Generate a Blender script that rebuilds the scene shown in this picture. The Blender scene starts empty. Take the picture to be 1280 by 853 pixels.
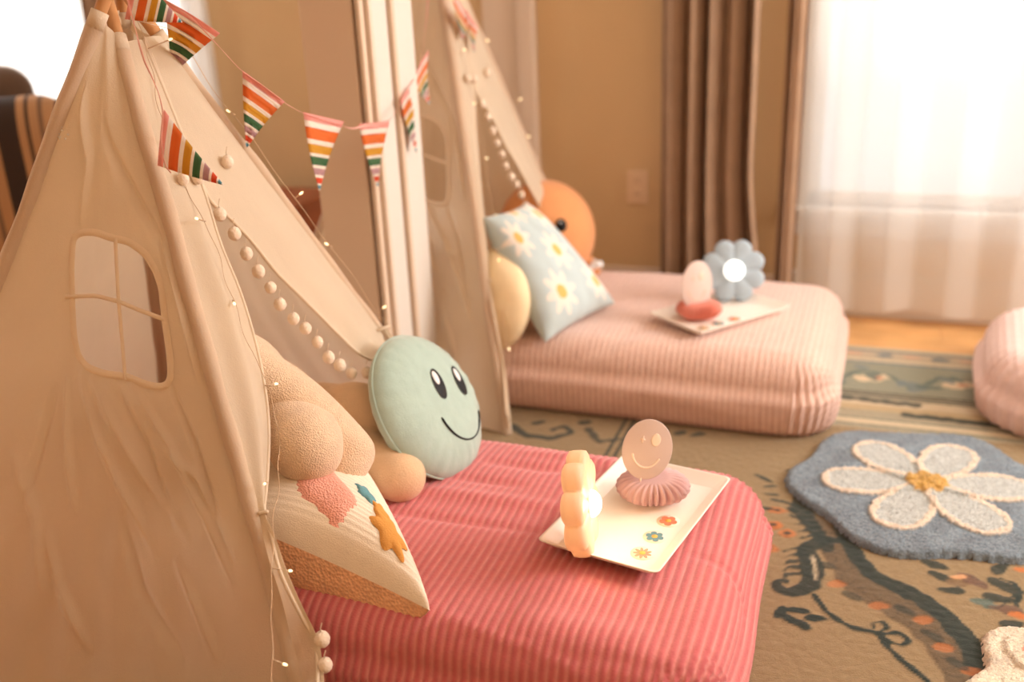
import bpy, bmesh, math, random
import numpy as np
from mathutils import Vector, Matrix
random.seed(7); rng = np.random.default_rng(7)
SC = bpy.context.scene; COL = SC.collection
R_ = math.radians

# ------------------------------------------------------------------ camera
FPX, CAMH = 1243.0, 1.2
def _n(v): v = np.array(v, float); return v/np.linalg.norm(v)
_Z = -_n([150, 3274, FPX]); _X = _n([3540, 310, -FPX]); _X = _n(_X-_Z*(_X@_Z)); _Y = np.cross(_Z, _X)
if _Y[2] < 0: _Y = -_Y
RW = np.array([_X, _Y, _Z]); CC = np.array([0, 0, CAMH])          # world = RW @ (right, down, forward)
def ray(px, py): return RW@np.array([(px-640)/FPX, (py-426.5)/FPX, 1.])
def PZ(px, py, z=0.): d = ray(px, py); return CC+d*((z-CAMH)/d[2])
def PY(px, py, y): d = ray(px, py); return CC+d*(y/d[1])
def PPL(px, py, o, n):
    d = ray(px, py); o = np.array(o); n = np.array(n); return CC+d*(((o-CC)@n)/(d@n))
def proj(p): c = RW.T@(np.array(p, float)-CC); return np.array([640+FPX*c[0]/c[2], 426.5+FPX*c[1]/c[2], c[2]])
cam = bpy.data.cameras.new('camera'); camo = bpy.data.objects.new('camera', cam); COL.objects.link(camo)
right, down, fwd = RW[:, 0], RW[:, 1], RW[:, 2]
M = Matrix([[right[i], -down[i], -fwd[i], CC[i]] for i in range(3)]+[[0, 0, 0, 1]])
camo.matrix_world = M
cam.sensor_width = 36; cam.lens = FPX*36/1280; cam.clip_start = .05
cam.dof.use_dof = True; cam.dof.focus_distance = 1.72; cam.dof.aperture_fstop = 1.6
SC.camera = camo

# ------------------------------------------------------------------ sky, lamps, exposure
w = bpy.data.worlds.new('sky'); SC.world = w; w.use_nodes = True
w.node_tree.nodes['Background'].inputs[0].default_value = (.95, .98, 1, 1)
w.node_tree.nodes['Background'].inputs[1].default_value = 1.12
def area(name, loc, look, sx, sy, power, col):
    l = bpy.data.lights.new(name, 'AREA'); l.shape = 'RECTANGLE'; l.size = sx; l.size_y = sy; l.energy = power; l.color = col
    o = bpy.data.objects.new(name, l); COL.objects.link(o); o.location = loc
    o.rotation_euler = (Vector(look)-Vector(loc)).to_track_quat('-Z', 'Y').to_euler()
    return o
area('right_fill', (2.36, 2.5, 1.3), (-.8, 1.9, .4), 1.6, 1.6, 110, (1, .97, .95))  # added fill, out of view; the right wall has no window
area('daylight_back_window', (.5, 3.62, 1.9), (.3, 1.5, .2), 1.3, .7, 34, (1, .97, .95))
area('warm_top_fill', (.9, 1.3, 2.4), (.2, 1.8, 0), 1.6, 1.6, 15, (1, .8, .6))  # added warm fill from above, no ceiling fixture belongs to it
area('daylight_left_window', (-3.6, 3.62, 1.5), (-1.6, 1.4, .6), 2.0, 1.3, 60, (1, .97, .94))
area('left_wall_fill', (-4.95, 1.2, 1.4), (-1.4, 1.4, .6), 1.6, 1.5, 30, (1, .95, .9))  # added fill towards the tents; the left wall is closed
SC.view_settings.view_transform = 'Standard'; SC.view_settings.look = 'None'
SC.view_settings.gamma = 1; SC.view_settings.use_curve_mapping = False
SC.view_settings.exposure = 0.28

# ------------------------------------------------------------------ materials
def lin(c):
    c = np.array(c, float)/255.
    return np.where(c <= .04045, c/12.92, ((c+.055)/1.055)**2.4)
def mat(name, col=(200, 200, 200), rough=.8, bump=None, vary=0, sheen=0, transl=0, transp=0, attr=False,
        emit=None, metal=0, coat=0, trans=0, stripes=None, spec=.3, sheencol=None):
    m = bpy.data.materials.new(name); m.use_nodes = True; nt = m.node_tree; N = nt.nodes; L = nt.links
    b = N['Principled BSDF']; out = N['Material Output']
    c = (*lin(col), 1); b.inputs['Base Color'].default_value = c
    b.inputs['Roughness'].default_value = rough; b.inputs['Metallic'].default_value = metal
    b.inputs['Specular IOR Level'].default_value = spec
    b.inputs['Transmission Weight'].default_value = trans
    b.inputs['Coat Weight'].default_value = coat
    if sheen:
        b.inputs['Sheen Weight'].default_value = sheen; b.inputs['Sheen Roughness'].default_value = .45
        b.inputs['Sheen Tint'].default_value = (*lin(sheencol or (255, 235, 225)), 1)
    tc = N.new('ShaderNodeTexCoord'); src = None
    if attr:
        a = N.new('ShaderNodeAttribute'); a.attribute_name = 'Col'; src = a.outputs['Color']
    if stripes:
        sp = N.new('ShaderNodeSeparateXYZ'); L.new(tc.outputs['Object'], sp.inputs[0])
        mm = N.new('ShaderNodeMath'); mm.operation = 'MULTIPLY'; mm.inputs[1].default_value = 1/stripes[0]; L.new(sp.outputs[stripes[3]], mm.inputs[0])
        fr = N.new('ShaderNodeMath'); fr.operation = 'FRACT'; L.new(mm.outputs[0], fr.inputs[0])
        rp = N.new('ShaderNodeValToRGB'); rp.color_ramp.interpolation = 'CONSTANT'
        L.new(fr.outputs[0], rp.inputs[0]); e = rp.color_ramp.elements
        cs = stripes[1]; ps = stripes[2]
        e[0].position = ps[0]; e[0].color = (*lin(cs[0]), 1); e[1].position = ps[1]; e[1].color = (*lin(cs[1]), 1)
        for k in range(2, len(cs)):
            q = e.new(ps[k]); q.color = (*lin(cs[k]), 1)
        src = rp.outputs[0]
    if vary:
        nz = N.new('ShaderNodeTexNoise'); nz.inputs['Scale'].default_value = vary[1]; nz.inputs['Detail'].default_value = 5
        L.new(tc.outputs['Object'], nz.inputs['Vector'])
        mr = N.new('ShaderNodeMapRange'); mr.inputs[1].default_value = .3; mr.inputs[2].default_value = .7
        mr.inputs[3].default_value = 1-vary[0]; mr.inputs[4].default_value = 1+vary[0]*.5; L.new(nz.outputs[0], mr.inputs[0])
        mx = N.new('ShaderNodeMix'); mx.data_type = 'RGBA'; mx.blend_type = 'MULTIPLY'; mx.inputs[0].default_value = 1
        if src: L.new(src, mx.inputs[6])
        else: mx.inputs[6].default_value = c
        L.new(mr.outputs[0], mx.inputs[7]); src = mx.outputs[2]
    if src: L.new(src, b.inputs['Base Color'])
    nrm = None
    for bp in (bump or []):
        kind, sc, st = bp[:3]; sx = bp[3] if len(bp) > 3 else (1, 1, 1)
        mp = N.new('ShaderNodeMapping'); mp.inputs['Scale'].default_value = sx
        L.new(tc.outputs['UV' if kind == 'weave' else 'Object'], mp.inputs[0])
        if kind == 'vor':
            t = N.new('ShaderNodeTexVoronoi'); t.inputs['Scale'].default_value = sc; h = t.outputs['Distance']
        elif kind == 'crackle':
            t = N.new('ShaderNodeTexVoronoi'); t.feature = 'DISTANCE_TO_EDGE'; t.inputs['Scale'].default_value = sc; h = t.outputs['Distance']
        else:
            t = N.new('ShaderNodeTexNoise'); t.inputs['Scale'].default_value = sc; t.inputs['Detail'].default_value = 6; h = t.outputs[0]
        L.new(mp.outputs[0], t.inputs['Vector'])
        bn = N.new('ShaderNodeBump'); bn.inputs['Strength'].default_value = st; bn.inputs['Distance'].default_value = bp[4] if len(bp) > 4 else .003
        L.new(h, bn.inputs['Height'])
        if nrm: L.new(nrm, bn.inputs['Normal'])
        nrm = bn.outputs[0]
    if nrm: L.new(nrm, b.inputs['Normal'])
    if emit:
        b.inputs['Emission Color'].default_value = (*lin(emit[0]), 1); b.inputs['Emission Strength'].default_value = emit[1]
    sh = b.outputs[0]
    if transl:
        t = N.new('ShaderNodeBsdfTranslucent'); t.inputs[0].default_value = c
        if src: L.new(src, t.inputs[0])
        if nrm: L.new(nrm, t.inputs['Normal'])
        mx = N.new('ShaderNodeMixShader'); mx.inputs[0].default_value = transl
        L.new(sh, mx.inputs[1]); L.new(t.outputs[0], mx.inputs[2]); sh = mx.outputs[0]
    if transp:
        t = N.new('ShaderNodeBsdfTransparent')
        mx = N.new('ShaderNodeMixShader'); mx.inputs[0].default_value = transp
        L.new(sh, mx.inputs[1]); L.new(t.outputs[0], mx.inputs[2]); sh = mx.outputs[0]
    L.new(sh, out.inputs[0])
    return m
MT = dict(
 wall=mat('painted_wall_ochre', (220, 188, 144), .9, [('noise', 60, .1)], (.03, 3)),
 wallp=mat('painted_wall_beige', (222, 198, 174), .9, [('noise', 60, .1)]),
 trim=mat('white_gloss_trim', (226, 218, 208), .45),
 trimc=mat('cream_trim', (226, 206, 186), .5),
 ceil=mat('ceiling_white', (240, 232, 220), .9),
 wood=mat('honey_oak', (222, 168, 108), .35, [('noise', 8, .1, (1, 14, 1))], (.22, 5), coat=.2),
 pole=mat('pine_pole', (200, 146, 96), .6, [('noise', 40, .2, (4, 4, .4))], (.18, 14)),
 canvas=mat('cotton_canvas', (240, 224, 200), .95, [('noise', 6, .35, (1, 1, .35), .02), ('noise', 420, .25)], (.03, 9), transl=.42),
 hem=mat('canvas_hem', (240, 220, 194), .95, [('noise', 300, .3)], transl=.2),
 sleeve=mat('canvas_sleeve', (240, 220, 194), .95, [('noise', 300, .3)], transl=.38, transp=.12),
 pom=mat('wool_pompom', (246, 226, 204), 1, [('noise', 260, 1, (1, 1, 1), .002)], sheen=.4),
 sheer=mat('sheer_voile', (246, 244, 240), .9, transl=.55, transp=.2),
 drape=mat('brown_drape', (164, 134, 108), .9, [('noise', 300, .3)], (.1, 12), sheen=.2),
 glass=mat('window_glass', (255, 255, 255), .02, transp=.9),
 rose=mat('rose_corduroy_plush', (206, 110, 112), .95, [('noise', 330, .5, (1, 1, 1), .002)], (.08, 90), sheen=.9, sheencol=(255, 205, 205), attr=True),
 blush=mat('blush_corduroy_plush', (232, 196, 180), .95, [('noise', 300, .6, (1, 1, 1), .003)], (.07, 50), sheen=.8, sheencol=(255, 232, 228), attr=True),
 blush2=mat('pale_pink_waffle_knit', (230, 200, 192), .95, [('noise', 300, .6, (1, 1, 1), .003)], (.07, 50), sheen=.5),
 sand=mat('sand_fleece', (246, 216, 184), 1, [('vor', 380, .75, (1, 1, 1), .003), ('noise', 300, .4, (1, 1, 1), .002)], (.08, 40), sheen=.5),
 tan=mat('tan_fleece', (230, 194, 156), 1, [('noise', 300, .6, (1, 1, 1), .003)], (.06, 30), sheen=.4),
 mint=mat('mint_plush', (178, 202, 192), .95, [('noise', 12, .35, (1, 1, .4), .02), ('noise', 500, .3)], (.05, 30), sheen=.5),
 black=mat('black_embroidery', (22, 20, 22), .6), white=mat('white_embroidery', (245, 245, 245), .6),
 cord=mat('cream_corduroy', (250, 236, 216), .95, [('noise', 400, .4)], (.04, 30), sheen=.4),
 sherpa=mat('peach_sherpa', (254, 200, 156), 1, [('vor', 160, .9, (1, 1, 1), .005)], (.10, 40), sheen=.6),
 pinkfl=mat('pink_fleece_patch', (248, 176, 156), 1, [('vor', 300, .8)], sheen=.4),
 orangefl=mat('orange_felt', (224, 160, 84), .95, [('noise', 300, .5)]),
 tealfl=mat('teal_felt', (110, 160, 168), .95, [('noise', 300, .5)]),
 yellow=mat('yellow_plush', (254, 232, 190), .95, [('noise', 200, .4)], (.06, 20), sheen=.5),
 orange=mat('orange_plush', (232, 160, 106), .95, [('noise', 300, .4)], (.05, 20), sheen=.4),
 print=mat('printed_colours', attr=True, rough=.9, bump=[('noise', 300, .3)], sheen=.25),
 paper=mat('printed_paper', attr=True, rough=.6, transl=.42, spec=.2),
 carpet=mat('carpet_pattern', attr=True, rough=1, bump=[('crackle', 38, .45, (.55, 1, 1), .006), ('noise', 420, .6, (1, 1, 1), .003)], vary=(.1, 120), sheen=.15),
 pile=mat('shaggy_pile', attr=True, rough=1, bump=[('noise', 260, 1, (1, 1, 1), .006)], vary=(.16, 90), sheen=.35),
 tray=mat('cream_tray', (246, 234, 222), .35, coat=.3), peach=mat('peach_acrylic', (255, 230, 202), .3, transl=.4, emit=((255, 190, 120), .05)),
 blueac=mat('frosted_blue_acrylic', (206, 222, 232), .25, transl=.4),
 bulb=mat('lit_bulb', (255, 255, 255), .4, emit=((255, 246, 232), 1.6)),
 fairy=mat('fairy_bulb', (255, 240, 210), .4, emit=((255, 226, 170), 1.6)),
 wire=mat('copper_wire', (206, 176, 144), .4, metal=.3),
 honey=mat('mauve_tissue', (236, 200, 198), .9, transl=.35), coral=mat('coral_tissue', (246, 166, 148), .9, transl=.35),
 disc=mat('dusty_pink_acrylic', (226, 204, 196), .35, transl=.2), discw=mat('pale_acrylic', (246, 228, 220), .35, transl=.3),
 line=mat('cream_paint', (246, 222, 204), .5), ribbon=mat('pink_ribbon', (250, 194, 182), .6, transl=.2),
 plate=mat('ivory_plastic', (232, 202, 168), .4), socket=mat('socket_dark', (176, 140, 104), .5),
 ofl=mat('sticker_coral', (232, 128, 96), .5), bfl=mat('sticker_slate', (104, 142, 150), .5), gfl=mat('sticker_taupe', (178, 148, 120), .5),
 yc=mat('sticker_yellow', (240, 184, 92), .5), sticker=mat('sticker_cream', (250, 232, 212), .5),
 sofa=mat('brown_sofa', (96, 74, 58), .9, [('noise', 200, .4)], sheen=.3),
 sofas=mat('striped_sofa', (90, 70, 55), .9, [('noise', 200, .4)], stripes=(.17, [(58, 44, 36), (176, 132, 92), (58, 44, 36), (176, 132, 92), (120, 92, 70), (176, 132, 92)], [0, .36, .5, .56, .72, .8], 0)),
 cabinet=mat('red_brown_wood', (150, 84, 52), .5, vary=(.15, 8)),
 flake=mat('sparkle_flake', (255, 252, 246), .2, metal=.3),
)

# ------------------------------------------------------------------ builders
def tag(o, label=None, cat=None, group=None, kind=None):
    if label: o['label'] = label
    if cat: o['category'] = cat
    if group: o['group'] = group
    if kind: o['kind'] = kind
    return o
def empty(name, loc=(0, 0, 0), rz=0):
    o = bpy.data.objects.new(name, None); COL.objects.link(o); o.location = loc; o.rotation_euler = (0, 0, rz); o.empty_display_size = .05
    return o
ABS = set()
def thing(name, label, cat, loc=(0, 0, 0), group=None):
    o = tag(empty(name, tuple(float(q) for q in loc)), label, cat, group); ABS.add(o.name); return o
def link(name, me, m=None, parent=None, smooth=True):
    o = bpy.data.objects.new(name, me); COL.objects.link(o)
    if m is not None: me.materials.append(m)
    if smooth: me.polygons.foreach_set('use_smooth', [True]*len(me.polygons))
    if parent is not None:
        o.parent = parent
        if parent.name in ABS: o.matrix_parent_inverse = Matrix.Translation(-Vector(parent.location))   # parts modelled in room coordinates
    return o
def meshpd(name, V, F, m, parent=None, smooth=True, col=None):
    me = bpy.data.meshes.new(name); me.from_pydata([tuple(v) for v in V], [], [tuple(f) for f in F])
    if col is not None:
        a = me.color_attributes.new('Col', 'FLOAT_COLOR', 'POINT'); c = np.ones((len(V), 4)); c[:, :3] = col
        a.data.foreach_set('color', c.astype(np.float32).ravel())
    me.update()
    return link(name, me, m, parent, smooth)
def grid(name, P, m, parent=None, col=None, mask=None, closeu=False, smooth=True):
    P = np.asarray(P, float); nv, nu = P.shape[:2]
    idx = np.arange(nv*nu).reshape(nv, nu)
    if closeu: ii = np.concatenate([idx, idx[:, :1]], 1)
    else: ii = idx
    F = np.stack([ii[:-1, :-1], ii[:-1, 1:], ii[1:, 1:], ii[1:, :-1]], -1)
    F = F[mask] if mask is not None else F.reshape(-1, 4)
    me = bpy.data.meshes.new(name); n = len(F)
    me.vertices.add(nv*nu); me.vertices.foreach_set('co', P.reshape(-1).astype(np.float32))
    me.loops.add(n*4); me.loops.foreach_set('vertex_index', F.ravel().astype(np.int32))
    me.polygons.add(n); me.polygons.foreach_set('loop_start', np.arange(n, dtype=np.int32)*4)
    me.update(calc_edges=True)
    if col is not None:
        a = me.color_attributes.new('Col', 'FLOAT_COLOR', 'POINT'); c = np.ones((nv*nu, 4)); c[:, :3] = np.asarray(col).reshape(-1, 3)
        a.data.foreach_set('color', c.astype(np.float32).ravel())
    return link(name, me, m, parent, smooth)
def box(name, a, b, m, parent=None, bev=.004, seg=2):
    bm = bmesh.new(); bmesh.ops.create_cube(bm, size=1)
    a = np.array(a, float); b = np.array(b, float)
    for v in bm.verts: v.co = Vector((a+b)/2)+Vector([v.co[i]*(b-a)[i] for i in range(3)])
    if bev: bmesh.ops.bevel(bm, geom=bm.edges[:], offset=min(bev, min(abs(b-a))*.45), segments=seg, profile=.5, affect='EDGES')
    me = bpy.data.meshes.new(name); bm.to_mesh(me); bm.free()
    return link(name, me, m, parent, bev > .01)
def boxes(name, lst, m, parent=None):
    V = []; F = []
    for a, b in lst:
        k = len(V)
        for x in (a[0], b[0]):
            for y in (a[1], b[1]):
                for z in (a[2], b[2]): V.append((x, y, z))
        F += [[k+i for i in f] for f in ((0, 1, 3, 2), (4, 6, 7, 5), (0, 4, 5, 1), (2, 3, 7, 6), (0, 2, 6, 4), (1, 5, 7, 3))]
    return meshpd(name, V, F, m, parent, False)
def tube_arr(pts, r, seg=8, taper=None):
    pts = np.asarray(pts, float); T = np.gradient(pts, axis=0); T /= np.linalg.norm(T, axis=1)[:, None]+1e-12
    up = np.array([0, 0, 1.]) if abs(T[0][2]) < .9 else np.array([1., 0, 0]); out = []
    a = np.cross(T[0], up); a /= np.linalg.norm(a)
    for i, p in enumerate(pts):
        a = a-T[i]*(a@T[i]); a /= np.linalg.norm(a); b = np.cross(T[i], a)
        rr = r if np.isscalar(r) else r[i]
        out.append([p+rr*(math.cos(t)*a+math.sin(t)*b) for t in np.arange(seg)*2*math.pi/seg])
    out = [[pts[0]]*seg]+out+[[pts[-1]]*seg]
    return np.array(out)
def tube(name, pts, r, m, parent=None, seg=8): return grid(name, tube_arr(pts, r, seg), m, parent, closeu=True)
def multi(name, arrs, m, parent=None):
    V = []; F = []; k = 0
    for A in arrs:
        nv, nu = A.shape[:2]; V.append(A.reshape(-1, 3))
        for i in range(nv-1):
            for j in range(nu): F.append((k+i*nu+j, k+i*nu+(j+1) % nu, k+(i+1)*nu+(j+1) % nu, k+(i+1)*nu+j))
        k += nv*nu
    return meshpd(name, np.concatenate(V), F, m, parent)
def smooth_path(pts, n=60, it=1):
    pts = np.asarray(pts, float); d = np.r_[0, np.cumsum(np.linalg.norm(np.diff(pts, axis=0), axis=1))]
    t = np.linspace(0, d[-1], n); out = np.stack([np.interp(t, d, pts[:, k]) for k in range(pts.shape[1])], 1)
    for _ in range(max(1, int(n/len(pts)/2))*it):
        out[1:-1] = (out[:-2]+out[1:-1]*2+out[2:])/4
    return out
def snoise(X, Y, f, seed=0, n=7):
    g = np.random.default_rng(seed); s = 0
    for k in range(n):
        a = g.uniform(0, 6.28); ff = f*g.uniform(.6, 1.6); s = s+np.sin(ff*(math.cos(a)*X+math.sin(a)*Y)+g.uniform(0, 6.28))
    return s/math.sqrt(n)
def frame(n, up):
    n = _n(n); up = np.array(up, float); up = _n(up-n*(up@n)); rt = np.cross(up, n); return rt, up, n   # right, up, out
def inpoly(x, y, poly):
    r = np.zeros(x.shape, bool); n = len(poly)
    for i in range(n):
        x1, y1 = poly[i]; x2, y2 = poly[(i+1) % n]
        c = ((y1 > y) != (y2 > y)) & (x < (x2-x1)*(y-y1)/(y2-y1+1e-12)+x1); r ^= c
    return r
def sdseg(X, Y, pts):
    """distance to a polyline and the parameter 0..1 along it"""
    pts = np.asarray(pts, float); L = np.r_[0, np.cumsum(np.linalg.norm(np.diff(pts, axis=0), axis=1))]
    D = np.full(X.shape, 9.); T = np.zeros(X.shape)
    for i in range(len(pts)-1):
        a, b = pts[i], pts[i+1]; ab = b-a; l2 = ab@ab+1e-12
        t = np.clip(((X-a[0])*ab[0]+(Y-a[1])*ab[1])/l2, 0, 1)
        d = np.hypot(X-a[0]-t*ab[0], Y-a[1]-t*ab[1]); m = d < D
        D[m] = d[m]; T[m] = (L[i]+t[m]*(L[i+1]-L[i]))/L[-1]
    return D, T
def ellipsoid(c, ax, B=np.eye(3), nu=32, nv=20, e=2.0, fn=None):
    th = np.linspace(-math.pi/2, math.pi/2, nv); ph = np.arange(nu)*2*math.pi/nu
    TH, PH = np.meshgrid(th, ph, indexing='ij')
    s = lambda v: np.sign(v)*np.abs(v)**(2/e)
    x = s(np.cos(TH))*s(np.cos(PH)); y = s(np.cos(TH))*s(np.sin(PH)); z = s(np.sin(TH))
    Q = np.stack([x*ax[0], y*ax[1], z*ax[2]], -1)
    if fn: Q = fn(Q, TH, PH)
    return Q@np.asarray(B)+np.asarray(c)

# ================================================================== SETTING
YB = 3.48
def wall_with_holes(name, axis, pos, th, u0, u1, zt, holes, m):
    us = sorted({u0, u1, *[h[0] for h in holes], *[h[1] for h in holes]}); zs = sorted({0, zt, *[h[2] for h in holes], *[h[3] for h in holes]})
    L = []
    for i in range(len(us)-1):
        for j in range(len(zs)-1):
            cu, cz = (us[i]+us[i+1])/2, (zs[j]+zs[j+1])/2
            if any(h[0] < cu < h[1] and h[2] < cz < h[3] for h in holes): continue
            L.append(((us[i], pos, zs[j]), (us[i+1], pos+th, zs[j+1])) if axis == 'y' else ((pos, us[i], zs[j]), (pos+th, us[i+1], zs[j+1])))
    return tag(boxes(name, L, m), kind='structure')
tag(box('floor', (-5, -1.4, -.06), (2.4, YB+.1, -.004), MT['wood'], bev=0), kind='structure')
FL = bpy.data.objects['floor']
for r in range(5):                                          # oak boards where the floor shows past the carpet
    y0 = 3.12+r*.073; x = -1.35-random.random()*.5
    while x < 2.3:
        l = random.uniform(.6, 1.1)
        box('plank', (x+.0008, y0+.0008, -.004), (min(x+l, 2.38)-.0008, y0+.0722, random.uniform(0, .0008)), MT['wood'], FL, bev=.001, seg=1); x += l
tag(box('ceiling', (-5, -1.4, 2.5), (2.4, YB+.1, 2.56), MT['ceil'], bev=0), kind='structure')
WX0, WX1, WZ0, WZ1 = -.215, 1.16, .385, 2.1
wall_with_holes('wall_back', 'y', YB, .1, -5, 2.4, 2.5, [(WX0, WX1, WZ0, WZ1), (-4.7, -2.6, .45, 2.2)], MT['wall'])
wall_with_holes('wall_right', 'x', 2.4, .1, -1.4, YB, 2.5, [], MT['wall'])
wall_with_holes('wall_left', 'x', -5.1, .1, -1.4, YB, 2.5, [], MT['wallp'])
wall_with_holes('wall_front', 'y', -1.5, .1, -5, 2.4, 2.5, [], MT['wall'])
# column between the two rooms, standing between the tents
cl = tag(box('wall_center', (-1.31, 2.15, 0), (-1.172, 2.43, 2.5), MT['wallp'], bev=.002), kind='structure')
tr = box("trim_1", (-1.172, 2.165, 0), (-1.16, 2.42, 2.5), MT['trim'], bev=.002); tag(tr, kind='structure')
for y0, y1, d, mm in ((2.15, 2.172, .012, 'wallp'), (2.178, 2.195, .022, 'trimc'), (2.2, 2.285, .014, 'trim'), (2.292, 2.31, .024, 'wallp'), (2.318, 2.425, .016, 'trim')):
    box('casing_board', (-1.162, y0, 0), (-1.162+d, y1, 2.5), MT[mm], tr, bev=.004)
# cream casing in the back corner and darker wall stretch beside it
t2 = tag(box('trim_2', (-1.36, YB-.03, 0), (-1.21, YB, 2.5), MT['trimc'], bev=.004), kind='structure')
box('casing_board', (-1.225, YB-.05, 0), (-1.165, YB-.001, 2.5), MT['trimc'], t2, bev=.008)
bb = tag(box('baseboard_back', (-1.16, YB-.016, 0), (WX0-.06, YB, .13), MT['trimc'], bev=.004), kind='structure')
bb = tag(box('baseboard_right', (WX0-.06, YB-.016, 0), (2.4, YB, .15), MT['trim'], bev=.004), kind='structure')
box('top_moulding', (WX0-.06, YB-.024, .135), (2.4, YB, .155), MT['trim'], bb, bev=.004)
# window 1 (right)
def window(name, x0, x1, z0, z1):
    wi = tag(empty(name, (0, 0, 0)), kind='structure')
    T = MT['trim']
    for a, b in (((x0-.07, YB-.02, z0-.0), (x0, YB, z1+.07)), ((x1, YB-.02, z0), (x1+.07, YB, z1+.07)), ((x0, YB-.02, z1), (x1, YB, z1+.07))):
        box('window_casing', a, b, T, wi)
    box('window_sill', (x0-.09, YB-.05, z0-.025), (x1+.09, YB+.06, z0), T, wi)
    box('window_apron', (x0-.06, YB-.02, z0-.1), (x1+.06, YB, z0-.025), T, wi)
    xm = (x0+x1)/2; zm = z0+.66
    for a, b in (((x0, z0), (x0+.04, z1)), ((x1-.04, z0), (x1, z1)), ((x0, z0), (x1, z0+.045)), ((x0, z1-.045), (x1, z1)), ((x0, zm), (x1, zm+.035)), ((xm-.02, z0), (xm+.02, z1))):
        box('sash_bar', (a[0], YB+.03, a[1]), (b[0], YB+.06, b[1]), T, wi)
    for a, b in (((x0+.04, z0+.045), (xm-.02, zm)), ((xm+.02, z0+.045), (x1-.04, zm)), ((x0+.04, zm+.035), (xm-.02, z1-.045)), ((xm+.02, zm+.035), (x1-.04, z1-.045))):
        box('pane', (a[0], YB+.043, a[1]), (b[0], YB+.047, b[1]), MT['glass'], wi, bev=0)
window('window_1', WX0, WX1, WZ0, WZ1); window('window_2', -4.7, -2.6, .45, 2.2)

# ================================================================== CURTAINS
def curtain(name, x0, x1, y, z0, z1, folds, amp, m, hem=.0, seed=0, drift=None, parent=None):
    n = max(60, int(folds*14)); nv = 50; P = np.zeros((nv, n, 3))
    for i, v in enumerate(np.linspace(0, 1, nv)):
        u = np.linspace(0, 1, n); xs = x0+(x1-x0)*u
        if drift: xs = xs+drift(v, u)
        ph = u*folds*2*math.pi+.5*np.sin(u*9+seed)+.25*np.sin(v*2+u*5)
        a = amp*(.75+.25*np.sin(u*13+seed))
        P[i, :, 0] = xs+.25*amp*np.sin(ph*2+1); P[i, :, 1] = y+a*np.sin(ph)
        zz = z0+hem*(.5+.5*np.sin(u*folds*2*math.pi*.5+seed)); P[i, :, 2] = zz+(z1-zz)*v
    return grid(name, P, m, parent)
c = thing('brown_drape', 'heavy brown pleated drape hanging left of the bright window', 'curtain', (-.5, YB-.12, .02))
curtain('drape_panel', -.70, -.375, YB-.14, .02, 2.25, 5.0, .048, MT['drape'], seed=2, drift=lambda v, u: (u**2*.07*np.clip((.24-v)/.24, 0, 1)**1.5), parent=c)
curtain('drape_edge', -.30, -.235, YB-.15, .02, 2.25, 1.4, .02, MT['drape'], seed=4, parent=c)
tag(curtain('sheer_curtain', -.235, 1.45, YB-.1, .045, 2.25, 9.5, .024, MT['sheer'], hem=.02, seed=1), 'white sheer curtain over the bright window on the right', 'curtain')
tag(curtain('sheer_curtain', -4.9, -2.5, YB-.08, .02, 2.25, 14, .03, MT['sheer'], seed=3), 'white sheer curtain at upper left behind the nearest tent', 'curtain')
tag(curtain('brown_drape', -2.97, -2.70, YB-.2, .02, 2.3, 3, .03, MT['drape'], seed=5), 'dark brown drape seen behind the pole tops of the nearest tent', 'curtain')
for nm, a, b, lb in (('curtain_rod', -.8, 1.6, 'long curtain rod above the right window'), ('curtain_rod', -4.9, -2.3, 'long curtain rod above the left window')):
    tag(tube(nm, [(a, YB-.13, 2.27), ((a+b)/2, YB-.13, 2.27), (b, YB-.13, 2.27)], .014, MT['cabinet']), lb, 'curtain rod')

# outlet
ou = tag(empty('wall_outlet', (-.803, YB, .43)), 'ivory double power outlet on the ochre back wall', 'outlet')
box('cover_plate', (-.037, -.008, -.06), (.037, 0, .06), MT['plate'], ou, bev=.003)
for dz in (-.024, .024):
    s = box('socket', (-.017, -.010, dz-.016), (.017, -.006, dz+.016), MT['plate'], ou, bev=.003)
    for dx in (-.006, .006): box('slot', (dx-.0012, -.0112, dz-.006), (dx+.0012, -.0095, dz+.006), MT['socket'], s, bev=0)

# ================================================================== SOFA, CABINET (behind at left)
so = tag(empty('sofa', (-3.05, 2.45, 0), R_(38)), 'brown sofa with striped upholstery at left edge behind the nearest tent', 'sofa')
box('base', (-.8, -.35, .05), (.55, .45, .42), MT['sofa'], so, bev=.06, seg=4)
box('striped_backrest', (-.8, -.4, .25), (.565, -.12, .875), MT['sofas'], so, bev=.12, seg=6)
box('back_cushion', (-.78, -.1, .3), (.42, .1, .955), MT['sofa'], so, bev=.09, seg=6)
for sx in (-.72, .45):
    for sy in (-.28, .36): box('leg', (sx-.03, sy-.03, 0), (sx+.03, sy+.03, .07), MT['cabinet'], so)
cb = tag(empty('low_cabinet', (-2.2, 3.2, 0)), 'low red-brown wooden cabinet against the wall behind the nearest tent', 'cabinet')
box('body', (-.3, -.17, .05), (.2, .17, .38), MT['cabinet'], cb); box('top', (-.32, -.19, .38), (.22, .19, .405), MT['cabinet'], cb)
for sx in (-.27, .17):
    for sy in (-.14, .14): box('leg', (sx-.02, sy-.02, 0), (sx+.02, sy+.02, .06), MT['cabinet'], cb)

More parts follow.
